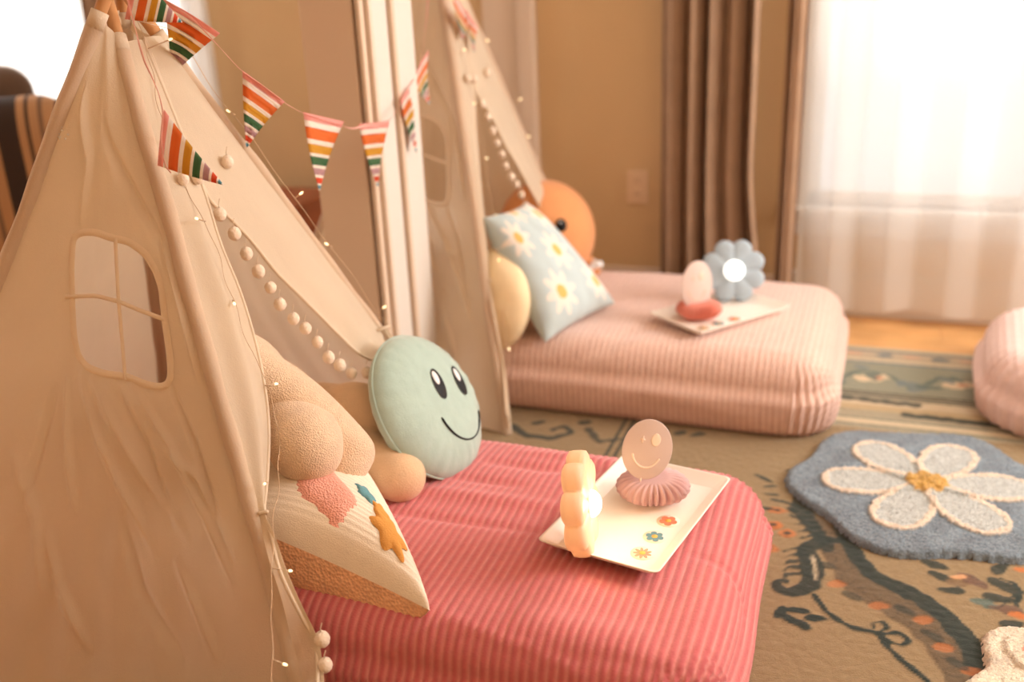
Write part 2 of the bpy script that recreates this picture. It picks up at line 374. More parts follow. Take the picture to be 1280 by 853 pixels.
# ================================================================== CARPET
def carpet():
    xs = np.r_[np.arange(-1.12, -.96, .02), np.arange(-.95, 1.0, .0046), np.arange(1.0, 2.1, .02)]
    ys = np.r_[np.arange(.2, 1.1, .02), np.arange(1.1, 3.16, .0046)]
    X, Y = np.meshgrid(xs, ys); base = lin((148, 126, 94)); C = np.tile(base, X.shape+(1,))
    teal = lin((44, 56, 52)); teal2 = lin((92, 108, 100)); cream = lin((196, 178, 148)); brown = lin((124, 100, 74)); rust = lin((196, 116, 64)); blue = lin((112, 124, 124))
    wob = snoise(X, Y, 160, 3)*.0025
    def put(mask, c, a=1.):
        mask = np.clip(mask, 0, 1)[..., None]*a; C[:] = C*(1-mask)+c*mask
    edge = lambda d, wd: np.clip((wd-d+wob)/.004+.5, 0, 1)
    px = lambda L: [PZ(*p)[:2] for p in L]
    def line(L, w0, w1, c, a=1., pix=True, sm=True, bulge=0):
        p = np.array(px(L) if pix else L); p = smooth_path(p, 40) if sm else p
        D, T = sdseg(X, Y, p); put(edge(D, w0+(w1-w0)*T+bulge*np.sin(T*math.pi)), c, a)
    def ell(x, y, a, b, ang, c, al=1., pix=True):
        q = PZ(x, y)[:2] if pix else (x, y); t = R_(ang)
        u = (X-q[0])*math.cos(t)+(Y-q[1])*math.sin(t); v = -(X-q[0])*math.sin(t)+(Y-q[1])*math.cos(t)
        put(np.clip((1-np.hypot(u/a, v/b)+wob*60)*min(a, b)/.003+.5, 0, 1), c, al)
    # --- long border bands along the back edge, and the same down the left side
    def band(Q, q0, q1, c, a=1.): put(((Q > q0) & (Q < q1)).astype(float), c, a)
    Lq = X+3.66                                              # left border mirrors the back border
    D = np.maximum(Y, np.where(X < -.15, 0, 0))
    for Q, lim in ((Y, X > -2),):
        band(Q, 2.54, 3.2, lin((160, 150, 126)))
        band(Q, 3.135, 3.2, cream); band(Q, 3.118, 3.132, blue)
        band(Q, 3.06, 3.115, lin((180, 162, 136))); band(Q, 3.03, 3.055, cream); band(Q, 3.018, 3.028, blue)
        band(Q, 2.80, 3.015, lin((142, 142, 122)))
        for k, q in enumerate((2.79, 2.772, 2.756)): band(Q, q-.004, q+.003, teal)
        band(Q, 2.70, 2.745, cream); band(Q, 2.66, 2.70, lin((180, 158, 122))); band(Q, 2.575, 2.60, cream)
        band(Q, 2.608, 2.613, teal2); band(Q, 2.56, 2.566, teal2)
    for i in range(-8, 14):
        x = i*.165+.07; ell(x, 3.088, .026, .016, 0, blue, 1, False); ell(x+.08, 3.088, .03, .008, 0, lin((214, 150, 116)), .7, False)
    g = np.random.default_rng(5)
    for i in range(-7, 10):
        x = i*.23+.04
        line([(x-.1, 2.86), (x-.04, 2.95), (x+.05, 2.93), (x+.1, 2.85)], .012, .006, teal2, .85, False)
        ell(x, 2.90, .05, .03, 20, lin((214, 190, 156)), .9, False); ell(x+.015, 2.9, .016, .012, 0, lin((178, 112, 84)), .8, False)
        for k in range(5): ell(x+g.uniform(-.11, .11), 2.91+g.uniform(-.08, .08), .028, .012, g.uniform(0, 180), blue if k % 2 else teal2, .85, False)
        ell(x+.11, 2.87, .045, .02, -25, blue, .8, False)
    # stepped dark key band
    for a, b, y in ((-.05, .16, 2.735), (.13, .42, 2.655), (.40, .62, 2.60), (-1, -.3, 2.66), (.6, 1.3, 2.66)):
        line([(a, y), (b, y-.01)], .014, .014, teal, .9, False, False)
    for x, y in ((.33, 2.72), (.36, 2.715), (.4, 2.722), (.43, 2.715)): ell(x, y, .012, .02, 20, teal, 1, False)
    for i in range(9):
        x = .5+i*.05; line([(x, 2.64), (x+.03, 2.56), (x+.05, 2.6)], .016, .008, teal, .85, False)
    # left lower border seen between the two beds
    for xx in (-.60, -.575): band(X, xx, xx+.009, teal, .9)
    line([(640, 536), (655, 548), (690, 552), (715, 545), (705, 536), (690, 541)], .014, .007, teal, .9)
    line([(735, 540), (748, 556), (780, 552)], .012, .006, teal, .8)
    for p in ((672, 532), (730, 532), (828, 541), (850, 545), (872, 547)): ell(*p, .02, .012, 30, teal, .85)
    # --- field: scrolling acanthus, vines and flowers
    line([(1010, 600), (1020, 630), (1040, 655), (1045, 690)], .05, .035, brown, .75)
    line([(1040, 650), (1048, 690), (1075, 735), (1120, 760), (1165, 790), (1200, 830), (1225, 870)], .038, .046, lin((104, 88, 68)), .95)
    line([(1050, 655), (1062, 688), (1085, 722), (1130, 742), (1175, 770), (1212, 810), (1238, 870)], .018, .026, teal, .97)
    line([(1030, 620), (1050, 640), (1075, 672), (1095, 690)], .022, .02, teal, .9)
    for p in ((1045, 735), (1100, 762), (1155, 780), (1178, 815), (1215, 845)): ell(*p, .02, .012, 20, rust, .55)
    for p in ((1035, 712), (1065, 750), (1130, 768), (1165, 800), (1195, 835)): ell(*p, .022, .011, -30, teal, .7)
    # leafy tuft and hook
    line([(1010, 610), (1000, 640), (1020, 668), (1035, 690)], .028, .014, teal, .9)
    for k in range(6): line([(1004+k*5, 640+k*6), (985+k*3, 633+k*9), (978+k*5, 630+k*9)], .009, .002, teal, .9)
    line([(1055, 682), (1030, 678), (1008, 690), (1016, 720), (1012, 738), (985, 747), (968, 738), (972, 728), (982, 732)], .010, .006, teal, .95, bulge=.016)
    for k in range(5): line([(1012-k*1, 690+k*8), (990-k*2, 690+k*8), (980, 694+k*8)], .009, .002, teal, .9)
    line([(1018, 748), (1032, 770), (1065, 790), (1098, 796), (1112, 818), (1135, 838), (1160, 858)], .006, .007, teal)
    line([(1098, 796), (1108, 790), (1102, 782), (1090, 784), (1092, 790)], .005, .004, teal)
    line([(1100, 797), (1125, 797), (1134, 806), (1126, 812), (1112, 807)], .006, .005, teal)
    for x, y, a in ((975, 771, 70), (995, 768, 5), (985, 778, -35), (1004, 786, -40), (1018, 778, 15)): ell(x, y, .024, .011, a, teal)
    line([(1015, 695), (1020, 730)], .004, .002, cream, .8)
    # flower sprays
    for x, y, a, c, s in ((1168, 711, -20, teal, .028), (1176, 726, -30, teal, .026), (1190, 743, 10, teal, .024), (1200, 732, 30, brown, .03), (1214, 730, -30, lin((110, 84, 70)), .032),
                          (1186, 702, 0, brown, .02), (1250, 715, 60, teal, .028), (1254, 738, -40, teal, .034), (1246, 753, 0, teal, .03), (1226, 757, 5, teal2, .022), (1240, 763, 10, teal2, .018),
                          (1262, 768, 0, lin((110, 84, 70)), .032), (1275, 775, 0, rust, .02), (1264, 785, 20, teal, .024), (1276, 717, 0, rust, .016), (1197, 726, 20, lin((214, 160, 116)), .016)):
        ell(x, y, s, s*.5, a, c, .92)
    line([(1250, 728), (1268, 734), (1275, 748), (1268, 760), (1280, 770)], .004, .004, teal)
    line([(1278, 745), (1262, 752), (1250, 764)], .003, .003, teal)
    for x, y in ((984, 671), (966, 662), (972, 642), (965, 660), (960, 690)):
        ell(x, y, .02, .016, 0, rust, .75); ell(x, y, .009, .007, 0, teal, .95)
    for x, y, a in ((950, 600, -30), (958, 604, -30), (990, 592, 20), (1002, 594, 40), (963, 622, 0), (972, 630, -10), (957, 640, 10), (963, 612, 20)): ell(x, y, .018, .006, a, teal, .9)
    # fine veins on the leaf bodies
    put((np.abs(snoise(X, Y, 90, 9)) < .12).astype(float)*(np.abs(C-base).sum(-1) > .2)*(Y < 2.5), teal, .25)
    H = np.full(X.shape, .008)+snoise(X, Y, 200, 4)*.0004+(np.abs(C-base).sum(-1) > .25)*.0012
    P = np.stack([X, Y, H], -1)
    return tag(grid('area_carpet', P, MT['carpet'], col=C), 'large tan oriental carpet with dark teal scrolls covering the wooden floor', 'rug')
carpet()

# ================================================================== FLOWER MATS
def flower_mat(c, r, petals, a0, rim, cols, label, seed, lobes=6, amp=.05, ph=0, res=.0032, centre=True, pl=.235):
    n = int(r*1.15/res); x = np.arange(-n, n+1)*res; X, Y = np.meshgrid(x, x); Rr = np.hypot(X, Y); A = np.arctan2(Y, X)
    out = r*(1+amp*np.cos(lobes*(A-ph)))+snoise(A*3, Rr*0, 4, seed)*.002+snoise(X, Y, 300, seed)*.0015
    C = np.tile(cols[0], X.shape+(1,)); H = np.zeros(X.shape)
    C *= (1+.18*snoise(X, Y, 60, seed+1)*(1-np.clip((Rr/out-.3), 0, 1)))[..., None]
    for k in range(petals):
        t = a0+k*2*math.pi/petals; u = X*math.cos(t)+Y*math.sin(t); v = -X*math.sin(t)+Y*math.cos(t)
        s = np.clip(u/pl, 0, 1); wd = r*.275*np.sqrt(np.clip(s, 0, 1))*np.sqrt(np.clip(1-s**3.2, 0, 1))*1.12
        d = np.abs(v)+snoise(X, Y, 260, seed+2)*.002; ins = (d < wd) & (u > 0) & (u < pl)
        rimm = ins & ((d > wd-rim) | (u > pl-rim*1.1))
        C[ins] = cols[1]; C[rimm] = cols[2]; H[ins] += .004; H[rimm] += .002
    if centre:
        m = Rr < r*.15+snoise(A*4, Rr*0, 3, seed)*.004; C[m] = cols[3]; H[m] += .005
    ed = np.clip((out-Rr)/.014, 0, 1); Z = .009+(.017+H)*np.sqrt(np.clip(1-(1-ed)**2, 0, 1))+rng.normal(0, .0013, X.shape)*(ed > 0)
    C = C*(1+rng.normal(0, .07, X.shape))[..., None]
    mask = (Rr < out+res)[:-1, :-1]
    P = np.stack([X+c[0]+snoise(X, Y, 400, 5)*.0006, Y+c[1], np.maximum(Z, .006)], -1)
    return tag(grid(label[0], P, MT['pile'], col=np.clip(C, 0, 1), mask=mask), label[1], 'rug')
fc = PZ(1157, 613, .012)
flower_mat(fc, .30, 6, R_(9), .016, [lin((132, 148, 160)), lin((204, 208, 204)), lin((246, 226, 204)), lin((226, 178, 96))], ('flower_mat', 'blue shaggy flower-shaped mat with white petals and yellow centre'), 3, ph=R_(10), amp=.06)
fw = PZ(1290, 850, .012)
flower_mat((fw[0]+.085, fw[1]-.06), .2, 5, math.atan2(*(PZ(1262, 812)-(fw+np.array([.085, -.06, 0])))[1::-1]), .03, [lin((250, 232, 208)), lin((240, 156, 130)), lin((250, 232, 208)), lin((240, 190, 110))], ('flower_mat', 'cream shaggy mat with pink petals at bottom right corner'), 8, lobes=5, amp=.14, ph=R_(-20), pl=.19)

# ================================================================== MATTRESSES
def mattress(name, label, x0, x1, y0, y1, h, rib, m, group, seed=0, rc=.11, re=.06, amp=.0022, creases=(), step=.0027, ystep=.009, rz=0, waffle=False, bulge=.02, cols=None):
    D = h+.02; xs = np.arange(x0-D, x1+D, step); ys = np.arange(y0-D, y1+D, ystep if not waffle else step*1.4); X, Y = np.meshgrid(xs, ys)
    px = np.clip(X, x0+rc, x1-rc); py = np.clip(Y, y0+rc, y1-rc); dx, dy = X-px, Y-py; d = np.hypot(dx, dy)+1e-9
    nx, ny = dx/d, dy/d; flat = rc-re; arc = re*math.pi/2
    a = np.clip((d-flat)/re, 0, math.pi/2)
    r = np.where(d < flat, d, flat+re*np.sin(a)); z = h-np.where(d < flat, 0, re*(1-np.cos(a)))
    drop = np.clip(d-flat-arc, 0, None); z = z-drop
    zn = np.clip(z/h, 0, 1); r = r+bulge*np.sin(zn*math.pi)*(drop > 0)*np.clip(drop/.03, 0, 1)-.012*np.clip((.03-z)/.03, 0, 1)
    z = np.maximum(z, .012+.004*np.sin(nx*30+ny*22))
    r = r+np.clip(np.clip(d-flat-arc, 0, None)-(h-re), 0, .08)*.12
    NX, NY, NZ = nx*np.sin(a), ny*np.sin(a), np.cos(a)
    if waffle: rb = (np.abs(np.cos(math.pi*X/rib))*np.abs(np.cos(math.pi*Y/rib)))**.6
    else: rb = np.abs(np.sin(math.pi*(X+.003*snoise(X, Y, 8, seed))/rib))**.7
    top = np.clip(1-(d-flat)/re, 0, 1)
    hh = amp*rb+top*(.004*snoise(X, Y, 7, seed)+.012*(1-((X-(x0+x1)/2)/(x1-x0)*2)**4)*(1-((Y-(y0+y1)/2)/(y1-y0)*2)**4))+(1-top)*.003*snoise(X, Y, 16, seed+3)
    cor = (np.abs(dx) > .02) & (np.abs(dy) > .02); hh = hh+np.where(cor, (1-top)*.004*np.sin(np.arctan2(dy, dx)*34), 0)
    for pts, wd, am in creases:
        Dd, T = sdseg(X, Y, pts); hh = hh+am*np.exp(-(Dd/wd)**2)*np.sin(np.clip(T, 0, 1)*math.pi)**.5
    hh = hh+rng.normal(0, .00022, X.shape)
    P = np.stack([px+nx*r+NX*hh, py+ny*r+NY*hh, z+NZ*hh], -1)
    if rz:
        c, s = math.cos(rz), math.sin(rz); q = P.copy(); ox, oy = x0, y1
        P[..., 0] = ox+(q[..., 0]-ox)*c-(q[..., 1]-oy)*s; P[..., 1] = oy+(q[..., 0]-ox)*s+(q[..., 1]-oy)*c
    C = None
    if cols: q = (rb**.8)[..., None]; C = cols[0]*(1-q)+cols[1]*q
    o = grid(name, P, m, col=C); return tag(o, label, 'mattress', group)
MH = .215
cr = []
for pts, wd, am in (([(470, 640), (560, 652), (690, 668)], .010, -.006), ([(500, 612), (600, 625), (720, 640)], .02, .007), ([(600, 580), (680, 590), (760, 592)], .014, -.007), ([(560, 600), (660, 612)], .012, -.006),
                    ([(640, 568), (720, 575), (830, 590)], .012, .006), ([(430, 800), (560, 770), (700, 812), (760, 850)], .008, .004), ([(640, 800), (760, 815), (930, 850)], .006, -.004), ([(860, 690), (920, 705), (960, 730)], .008, -.004), ([(640, 770), (820, 800)], .03, .006)):
    cr.append(([PZ(*p, MH+.01)[:2] for p in pts], wd, am))
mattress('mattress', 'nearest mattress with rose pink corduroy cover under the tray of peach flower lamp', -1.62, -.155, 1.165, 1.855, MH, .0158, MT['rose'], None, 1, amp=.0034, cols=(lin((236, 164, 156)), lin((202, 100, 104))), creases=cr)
cr2 = [([PZ(*p, MH+.01)[:2] for p in pts], wd, am) for pts, wd, am in (([(700, 455), (800, 448), (950, 470)], .03, .006), ([(620, 440), (760, 425), (840, 405)], .03, -.007), ([(700, 385), (800, 372)], .02, -.006))]
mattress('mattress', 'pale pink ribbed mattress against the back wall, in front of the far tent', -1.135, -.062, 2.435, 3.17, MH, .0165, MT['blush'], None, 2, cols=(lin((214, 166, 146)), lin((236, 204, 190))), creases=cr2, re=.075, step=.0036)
mattress('mattress', 'pale pink waffle-textured mattress cut off by the right picture edge', .35, 1.9, 2.56, 3.2, .19, .021, MT['blush2'], None, 4, rz=R_(-4), waffle=True, step=.005, amp=.003, re=.08, rc=.2)

# ================================================================== TENTS
TENTS = {}
ty = dict(
 A=dict(nf=(-.728, 1.03, 0), ff=(-.836, 2.035, 0), nb=(-1.747, 1.0, 0), fb=(-1.76, 1.97, 0),
        knf=PY(148, 46, 1.46), kff=PY(202, 41, 1.585), knb=PY(117, 15, 1.43), kfb=PY(152, 12, 1.58)),
 B=dict(nf=(-.876, 2.262, 0), ff=(-.872, 3.241, 0), nb=(-1.83, 2.56, 0), fb=(-1.80, 3.15, 0),
        knf=(-1.19, 2.73, 1.147), kff=(-1.185, 2.85, 1.147), knb=(-1.30, 2.73, 1.147), kfb=(-1.29, 2.85, 1.147)))
for T in ty.values():
    for k in T: T[k] = np.array(T[k], float)
A = ty['A']
def panel_frame(a, b, ka, kb):
    n = np.cross(b-a, ka-a); return a, _n(n)
def panel_uv(px, py, a, b, ka, kb):
    o, n = panel_frame(a, b, ka, kb); p = PPL(px, py, o, n); u, v = .5, .3
    for _ in range(40):
        f = lambda u, v: (a*(1-u)+b*u)*(1-v)+(ka*(1-u)+kb*u)*v
        q = f(u, v); J = np.stack([(f(u+1e-4, v)-q)/1e-4, (f(u, v+1e-4)-q)/1e-4], 1)
        s = np.linalg.lstsq(J, p-q, rcond=None)[0]; u += s[0]; v += s[1]
    return u, v
side = (A['nb'], A['nf'], A['knb'], A['knf'])
win_px = [(83, 296), (92, 289), (110, 289), (130, 296), (150, 300), (170, 315), (183, 335), (191, 358), (195, 400), (201, 440), (203, 470), (199, 482), (190, 485), (172, 482), (150, 472), (120, 468), (98, 460), (86, 446), (81, 420), (80, 370), (80, 330)]
win_uv = [panel_uv(x, y, *side) for x, y in win_px]
bar_uv = [[panel_uv(x, y, *side) for x, y in L] for L in ([(135, 296), (138, 370), (142, 420), (147, 476)], [(73, 371), (110, 369), (140, 377), (165, 388), (196, 399)])]
crease_uv = [([panel_uv(x, y, *side) for x, y in L], w_, a_) for L, w_, a_ in (
    ([(88, 465), (110, 540), (160, 640), (190, 700)], .008, .006), ([(100, 470), (150, 560), (230, 680)], .008, .005), ([(150, 475), (205, 560), (250, 650), (290, 740)], .007, .006),
    ([(60, 480), (40, 560), (20, 640)], .01, -.006), ([(72, 470), (75, 560), (85, 650)], .007, .006), ([(50, 660), (70, 740), (110, 820)], .008, .006),
    ([(130, 480), (170, 560), (210, 660)], .01, -.006), ([(200, 480), (235, 560), (265, 660), (290, 720)], .008, -.005), ([(120, 150), (150, 230), (185, 290), (210, 380)], .012, -.006),
    ([(100, 120), (105, 200), (90, 280)], .014, .006), ([(190, 300), (215, 380), (240, 480)], .01, .006), ([(180, 550), (240, 600), (280, 690)], .006, .005), ([(10, 560), (40, 650), (50, 760)], .01, .006),
    ([(210, 700), (240, 760), (270, 830)], .008, .005), ([(145, 640), (170, 740), (230, 830)], .01, -.005))]
front = (A['nf'], A['ff'], A['knf'], A['kff'])
def bil(c, u, v): a, b, ka, kb = c; return (a*(1-u)+b*u)*(1-v)+(ka*(1-u)+kb*u)*v
def pole_v(f, k, py):            # parameter along the pole where it crosses picture row py (first tent), reused for both tents
    lo, hi = -.2, 1.05
    for _ in range(40):
        m = (lo+hi)/2
        if proj(f*(1-m)+k*m)[1] > py: lo = m
        else: hi = m
    return lo
def fuv(px, py): return panel_uv(px, py, *front)
left_rows = [((pole_v(A['nf'], A['knf'], a)), fuv(*b), o) for a, b, o in (
    (47, (174, 43), 0), (110, (203, 112), 0), (190, (237, 196), 0), (250, (257, 254), .004), (275, (262, 290), .012), (322, (271, 322), .016), (372, (290, 372), .02), (448, (312, 448), .02), (520, (325, 530), .02),
    (600, (326, 610), .012), (648, (322, 648), .01), (670, (328, 675), .02), (710, (328, 715), .03), (760, (348, 765), .035), (805, (370, 808), .04), (850, (372, 850), .04), (900, (368, 905), .04), (980, (366, 985), .04))]
right_rows = [((pole_v(A['ff'], A['kff'], a)), fuv(*b), o) for a, b, o in (
    (42, (176, 42), 0), (100, (203, 110), 0), (170, (236, 195), 0), (225, (258, 252), .004), (260, (283, 278), .012), (298, (306, 308), .018), (325, (333, 346), .022), (345, (357, 372), .026), (362, (383, 399), .028),
    (378, (408, 424), .028), (392, (434, 446), .024), (402, (458, 456), .018), (411, (474, 440), .008))]
pom_uv = [fuv(x, y) for x, y in ((267, 272), (285, 296), (300, 321), (315, 343), (330, 363), (342, 384), (359, 402), (374, 414), (389, 431), (403, 450), (417, 460), (432, 470), (451, 469))]
pom_top = [fuv(x, y) for x, y in ((220, 228), (238, 226), (275, 207))]
pom_in = [fuv(271, 311)]
pom_low = [fuv(x, y) for x, y in ((371, 808), (375, 840), (370, 872))]
wire1_uv = [fuv(x, y) for x, y in ((163, 30), (176, 60), (189, 125), (197, 160), (215, 205), (232, 255), (243, 290), (262, 345), (275, 385), (292, 435), (318, 488), (330, 540), (332, 600), (325, 645), (322, 700), (320, 770), (321, 830), (322, 900))]
bulb1_uv = [(fuv(x, y), fuv(x2, y2)) for x, y, x2, y2 in ((178, 65, 192, 61), (197, 180, 188, 178), (240, 285, 228, 283), (274, 383, 273, 387), (314, 489, 324, 488), (316, 610, 311, 612), (322, 716, 340, 720), (321, 830, 332, 836))]

def narrow(u, v): return u*(.3+.7*min(1, max(0, (v-.55)/.2)))
def make_tent(key, label, idx):
    T = ty[key]; base = (T['nf']+T['ff']+T['nb']+T['fb'])/4
    t = thing('play_tent', label, 'tent', base, 'canvas play tents at the heads of the mattresses'); mid = base+np.array([0, 0, .5])
    def pan(name, a, b, window=False, sag=.012, n=(150, 190), seed=0):
        fa, fb_, ka, kb = T[a], T[b], T['k'+a], T['k'+b]; c = (fa, fb_, ka, kb)
        u = np.linspace(0, 1, n[0]); v = np.linspace(0.0, 1, n[1]); U, V = np.meshgrid(u, v)
        P = (fa*(1-U[..., None])+fb_*U[..., None])*(1-V[..., None])+(ka*(1-U[..., None])+kb*U[..., None])*V[..., None]
        o, nn = panel_frame(*c); nn = nn*np.sign((fa-mid)@nn)
        off = -sag*np.sin(U*math.pi)*np.sin(np.clip(V*1.15, 0, 1)*math.pi)+.003*snoise(U*1.2, V, 10, seed)*np.sin(U*math.pi)**.5
        off += .003*np.sin(U*60+4*np.sin(V*5+seed))*(1-V)**1.5*np.sin(U*math.pi)
        rise = .012*np.sin(U*math.pi)*(V > .9)*0
        if window:
            for L, wd, am in crease_uv:
                D, TT = sdseg(U, V, L); off += am*1.9*np.exp(-(D/wd/1.3)**2)*np.clip(np.sin(TT*math.pi), 0, 1)**.6
        P = P+nn*off[..., None]
        mask = None
        if window:
            uc = (u[:-1]+u[1:])/2; vc = (v[:-1]+v[1:])/2; UC, VC = np.meshgrid(uc, vc); mask = ~inpoly(UC, VC, win_uv)
        g = grid(name, P, MT['canvas'], t, mask=mask)
        def at(uu, vv, lift=0):
            i = min(max(vv, 0), .999)*(n[1]-1); j = min(max(uu, 0), .999)*(n[0]-1); i0, j0 = int(i), int(j); di, dj = i-i0, j-j0
            q = P[i0, j0]*(1-di)*(1-dj)+P[i0+1, j0]*di*(1-dj)+P[i0, j0+1]*(1-di)*dj+P[i0+1, j0+1]*di*dj; return q+nn*lift
        if window:
            loop = smooth_path([at(*q, .002) for q in win_uv+win_uv[:2]], 120)
            def tape(name, pts, wd):
                pts = np.array(pts); tg = np.gradient(pts, axis=0); tg /= np.linalg.norm(tg, axis=1)[:, None]; s = np.cross(tg, nn)
                Q = np.stack([pts+s*wd*a+nn*b for a, b in ((-1, 0), (-.7, .0016), (0, .0024), (.7, .0016), (1, 0))], 1); return grid(name, Q, MT['hem'], g)
            tape('window_binding', loop, .0065)
            for L in bar_uv:
                tape('window_bar', smooth_path([at(*q, .003) for q in L], 40), .0038)
        return g, at, nn
    _, side_at, side_n = pan('side_panel', 'nb', 'nf', window=True, n=(210, 250), seed=1)
    pan('side_panel', 'ff', 'fb', seed=2); pan('back_panel', 'fb', 'nb', seed=3)
    # top bands
    fr = (T['nf'], T['ff'], T['knf'], T['kff']); o, fn_ = panel_frame(*fr); fn_ = fn_*np.sign((T['nf']-mid)@fn_)
    def flap(name, rows, foot, neck, hemside, foldn, seed, drop=0):
        nv, nu = 170, 46; rv = np.array([r[0] for r in rows]); ru = np.array([r[1] for r in rows]); ro = np.array([r[2] for r in rows])
        s = np.linspace(0, len(rows)-1, nv); k = np.arange(len(rows)); I = lambda a: np.convolve(np.pad(np.interp(s, k, a), 4, mode='edge'), np.ones(9)/9, 'valid')
        pv, eu, ev, eo = I(rv), I(ru[:, 0]), I(ru[:, 1]), I(ro); P = np.zeros((nv, nu, 3))
        for i in range(nv):
            p = foot*(1-pv[i])+neck*pv[i]; e = bil(fr, eu[i], ev[i])+fn_*eo[i]; w_ = np.linspace(0, 1, nu)[:, None]
            fold = np.sin(w_*math.pi)*(.3*eo[i]+.006)+np.sin(w_*foldn*math.pi+seed+pv[i]*3)*.22*eo[i]*np.sin(w_*math.pi)
            P[i] = p*(1-w_)+e*w_+fn_*fold+np.array([0, 0, -1])*drop*np.sin(w_*math.pi)*np.clip((s[i]-4)/6, 0, 1)
        g = grid(name, P, MT['canvas'], t)
        h = tube('hem', P[::2, -1], .0035, MT['hem'], g, 6)
        return g, P
    LR = left_rows if key == 'A' else [(a_, (narrow(*b_), b_[1]), c_*.35) for a_, b_, c_ in left_rows]
    lf, LP = flap('front_flap', LR, T['nf'], T['knf'], 1, 3.2, 1)
    rf, RP = flap('front_flap', right_rows, T['ff'], T['kff'], 1, 2.0, 2, drop=.012)
    # the remainder of the tied-back right flap down to the foot
    vt = right_rows[-1][0]; nv = 40; P = np.zeros((nv, 14, 3))
    for i, s in enumerate(np.linspace(0, 1, nv)):
        p = T['ff']*(1-vt*(1-s))+T['kff']*vt*(1-s); wd = .012+.07*s
        for j, q in enumerate(np.linspace(0, 1, 14)): P[i, j] = p+np.array([0, -1, 0])*wd*q+fn_*(.012*math.sin(q*9)*(.3+s)+.01)
    grid('front_flap', P, MT['canvas'], t)
    tp = T['ff']*(1-vt)+T['kff']*vt
    ring = [tp+fn_*(.018*math.cos(a)+.006)+np.array([0, -.022*math.sin(a)-.01, .004*math.sin(a)]) for a in np.linspace(0, 6.28, 20)]
    tube('flap_tie', ring, .0035, MT['hem'], t)
    i0 = int(10/(len(left_rows)-1)*169); ring = LP[i0, 6:46:3]+fn_*.004; tube('flap_tie', ring, .0032, MT['hem'], t)
    # poles and sleeves
    for nm in ('nf', 'ff', 'nb', 'fb'):
        f, k = T[nm], T['k'+nm]; d = _n(k-f); inn = _n(np.array([mid[0], mid[1], 0])-np.array([f[0], f[1], 0]))*.014
        tube('pole', [f+inn*.75, (f+k)/2+inn*.75, k+inn*.75, k+inn*.75+d*.24], .0115, MT['pole'], t, 14)
        pts = np.array([f*(1-s)+k*s for s in np.linspace(0, 1, 50)])
        pts += inn*.75; pts += .0012*np.stack([snoise(np.linspace(0, 9, 50), np.zeros(50), 3, k2+idx) for k2 in range(3)], 1)
        tube('pole_sleeve', pts, .0145+.0008*np.sin(np.linspace(0, 60, 50)), MT['sleeve'], t, 14)
        # turned-over band at the sleeve mouth
        tube('sleeve_mouth', [k+inn*.75-d*.03, k+inn*.75-d*.015, k+inn*.75], .0154, MT['hem'], t, 14)
    for a, b in (('knf', 'kff'), ('kff', 'kfb'), ('kfb', 'knb'), ('knb', 'knf')):
        q = np.stack([(T[a]*(1-s)+T[b]*s)+np.array([0, 0, -.02*math.sin(s*math.pi)]) for s in np.linspace(0, 1, 14)])
        dn = np.array([0, 0, -.02]); grid('neck_band', np.stack([q+dn, q+dn*.5+.001, q], 0), MT['hem'], t)
    # pompoms hung on short threads
    k_ = 0
    def pom(uv, lift, r=.0115, drop=.0):
        nonlocal k_
        k_ += 1; c = bil(fr, *uv)+fn_*lift; rr = r*random.uniform(.88, 1.08)
        def fz(Q, TH, PH): return Q*(1+.05*np.sin(PH*9+k_)*np.sin(TH*7+k_)+rng.normal(0, .018, TH.shape))[..., None]
        g = grid('pompom', ellipsoid(c, (rr, rr, rr*1.1), nu=20, nv=14, fn=fz), MT['pom'], t, closeu=True)
        tube('thread', [c+np.array([0, 0, rr*.8]), c+np.array([0, 0, rr*1.6]), c+np.array([0, 0, rr*2.3])+fn_*.004], .0009, MT['hem'], g, 5)
    for q in pom_uv: pom(q, .014)
    for q in pom_top: pom(q, .016)
    for q in pom_in: pom(q, -.02)
    if key == 'A':
        for q in pom_low: pom(q, .05, .0125)
    return t, dict(T=T, fr=fr, fn=fn_, side_at=side_at, side_n=side_n)
tentA, IA = make_tent('A', 'nearest cream canvas play tent with fabric window and pompom trim', 0)
tentB, IB = make_tent('B', 'cream canvas play tent farther back, heading the pale pink mattress by the wall', 11)
# pale flakes imitating light sparkle on the upper side panel of the nearest tent
V = []; F = []
g = np.random.default_rng(4); n = 0
while n < 230:
    s = g.uniform(0, 1)**1.2; px = 88-34*s+(s > .55)*22*(s-.55)+g.normal(0, 4+3*s); py = 26+150*s; u, v = panel_uv(px-0, py, *side)
    if not (.06 < u < .94): n += 1; continue
    c = IA['side_at'](u, v, .0015); a = g.uniform(0, 6.28); r = g.uniform(.0010, .0026); nn = IA['side_n']; e1 = _n(np.cross(nn, [0, 0, 1])); e2 = np.cross(nn, e1); k = len(V)
    for q in range(4): V.append(c+r*(math.cos(a+q*1.57)*e1+math.sin(a+q*1.57)*e2)+nn*.0006*(q % 2))
    V.append(c+nn*.0012); F += [(k, k+1, k+4), (k+1, k+2, k+4), (k+2, k+3, k+4), (k+3, k, k+4)]; n += 1
tag(meshpd('sparkle_flakes', V, F, MT['flake'], tentA, False), kind='stuff')

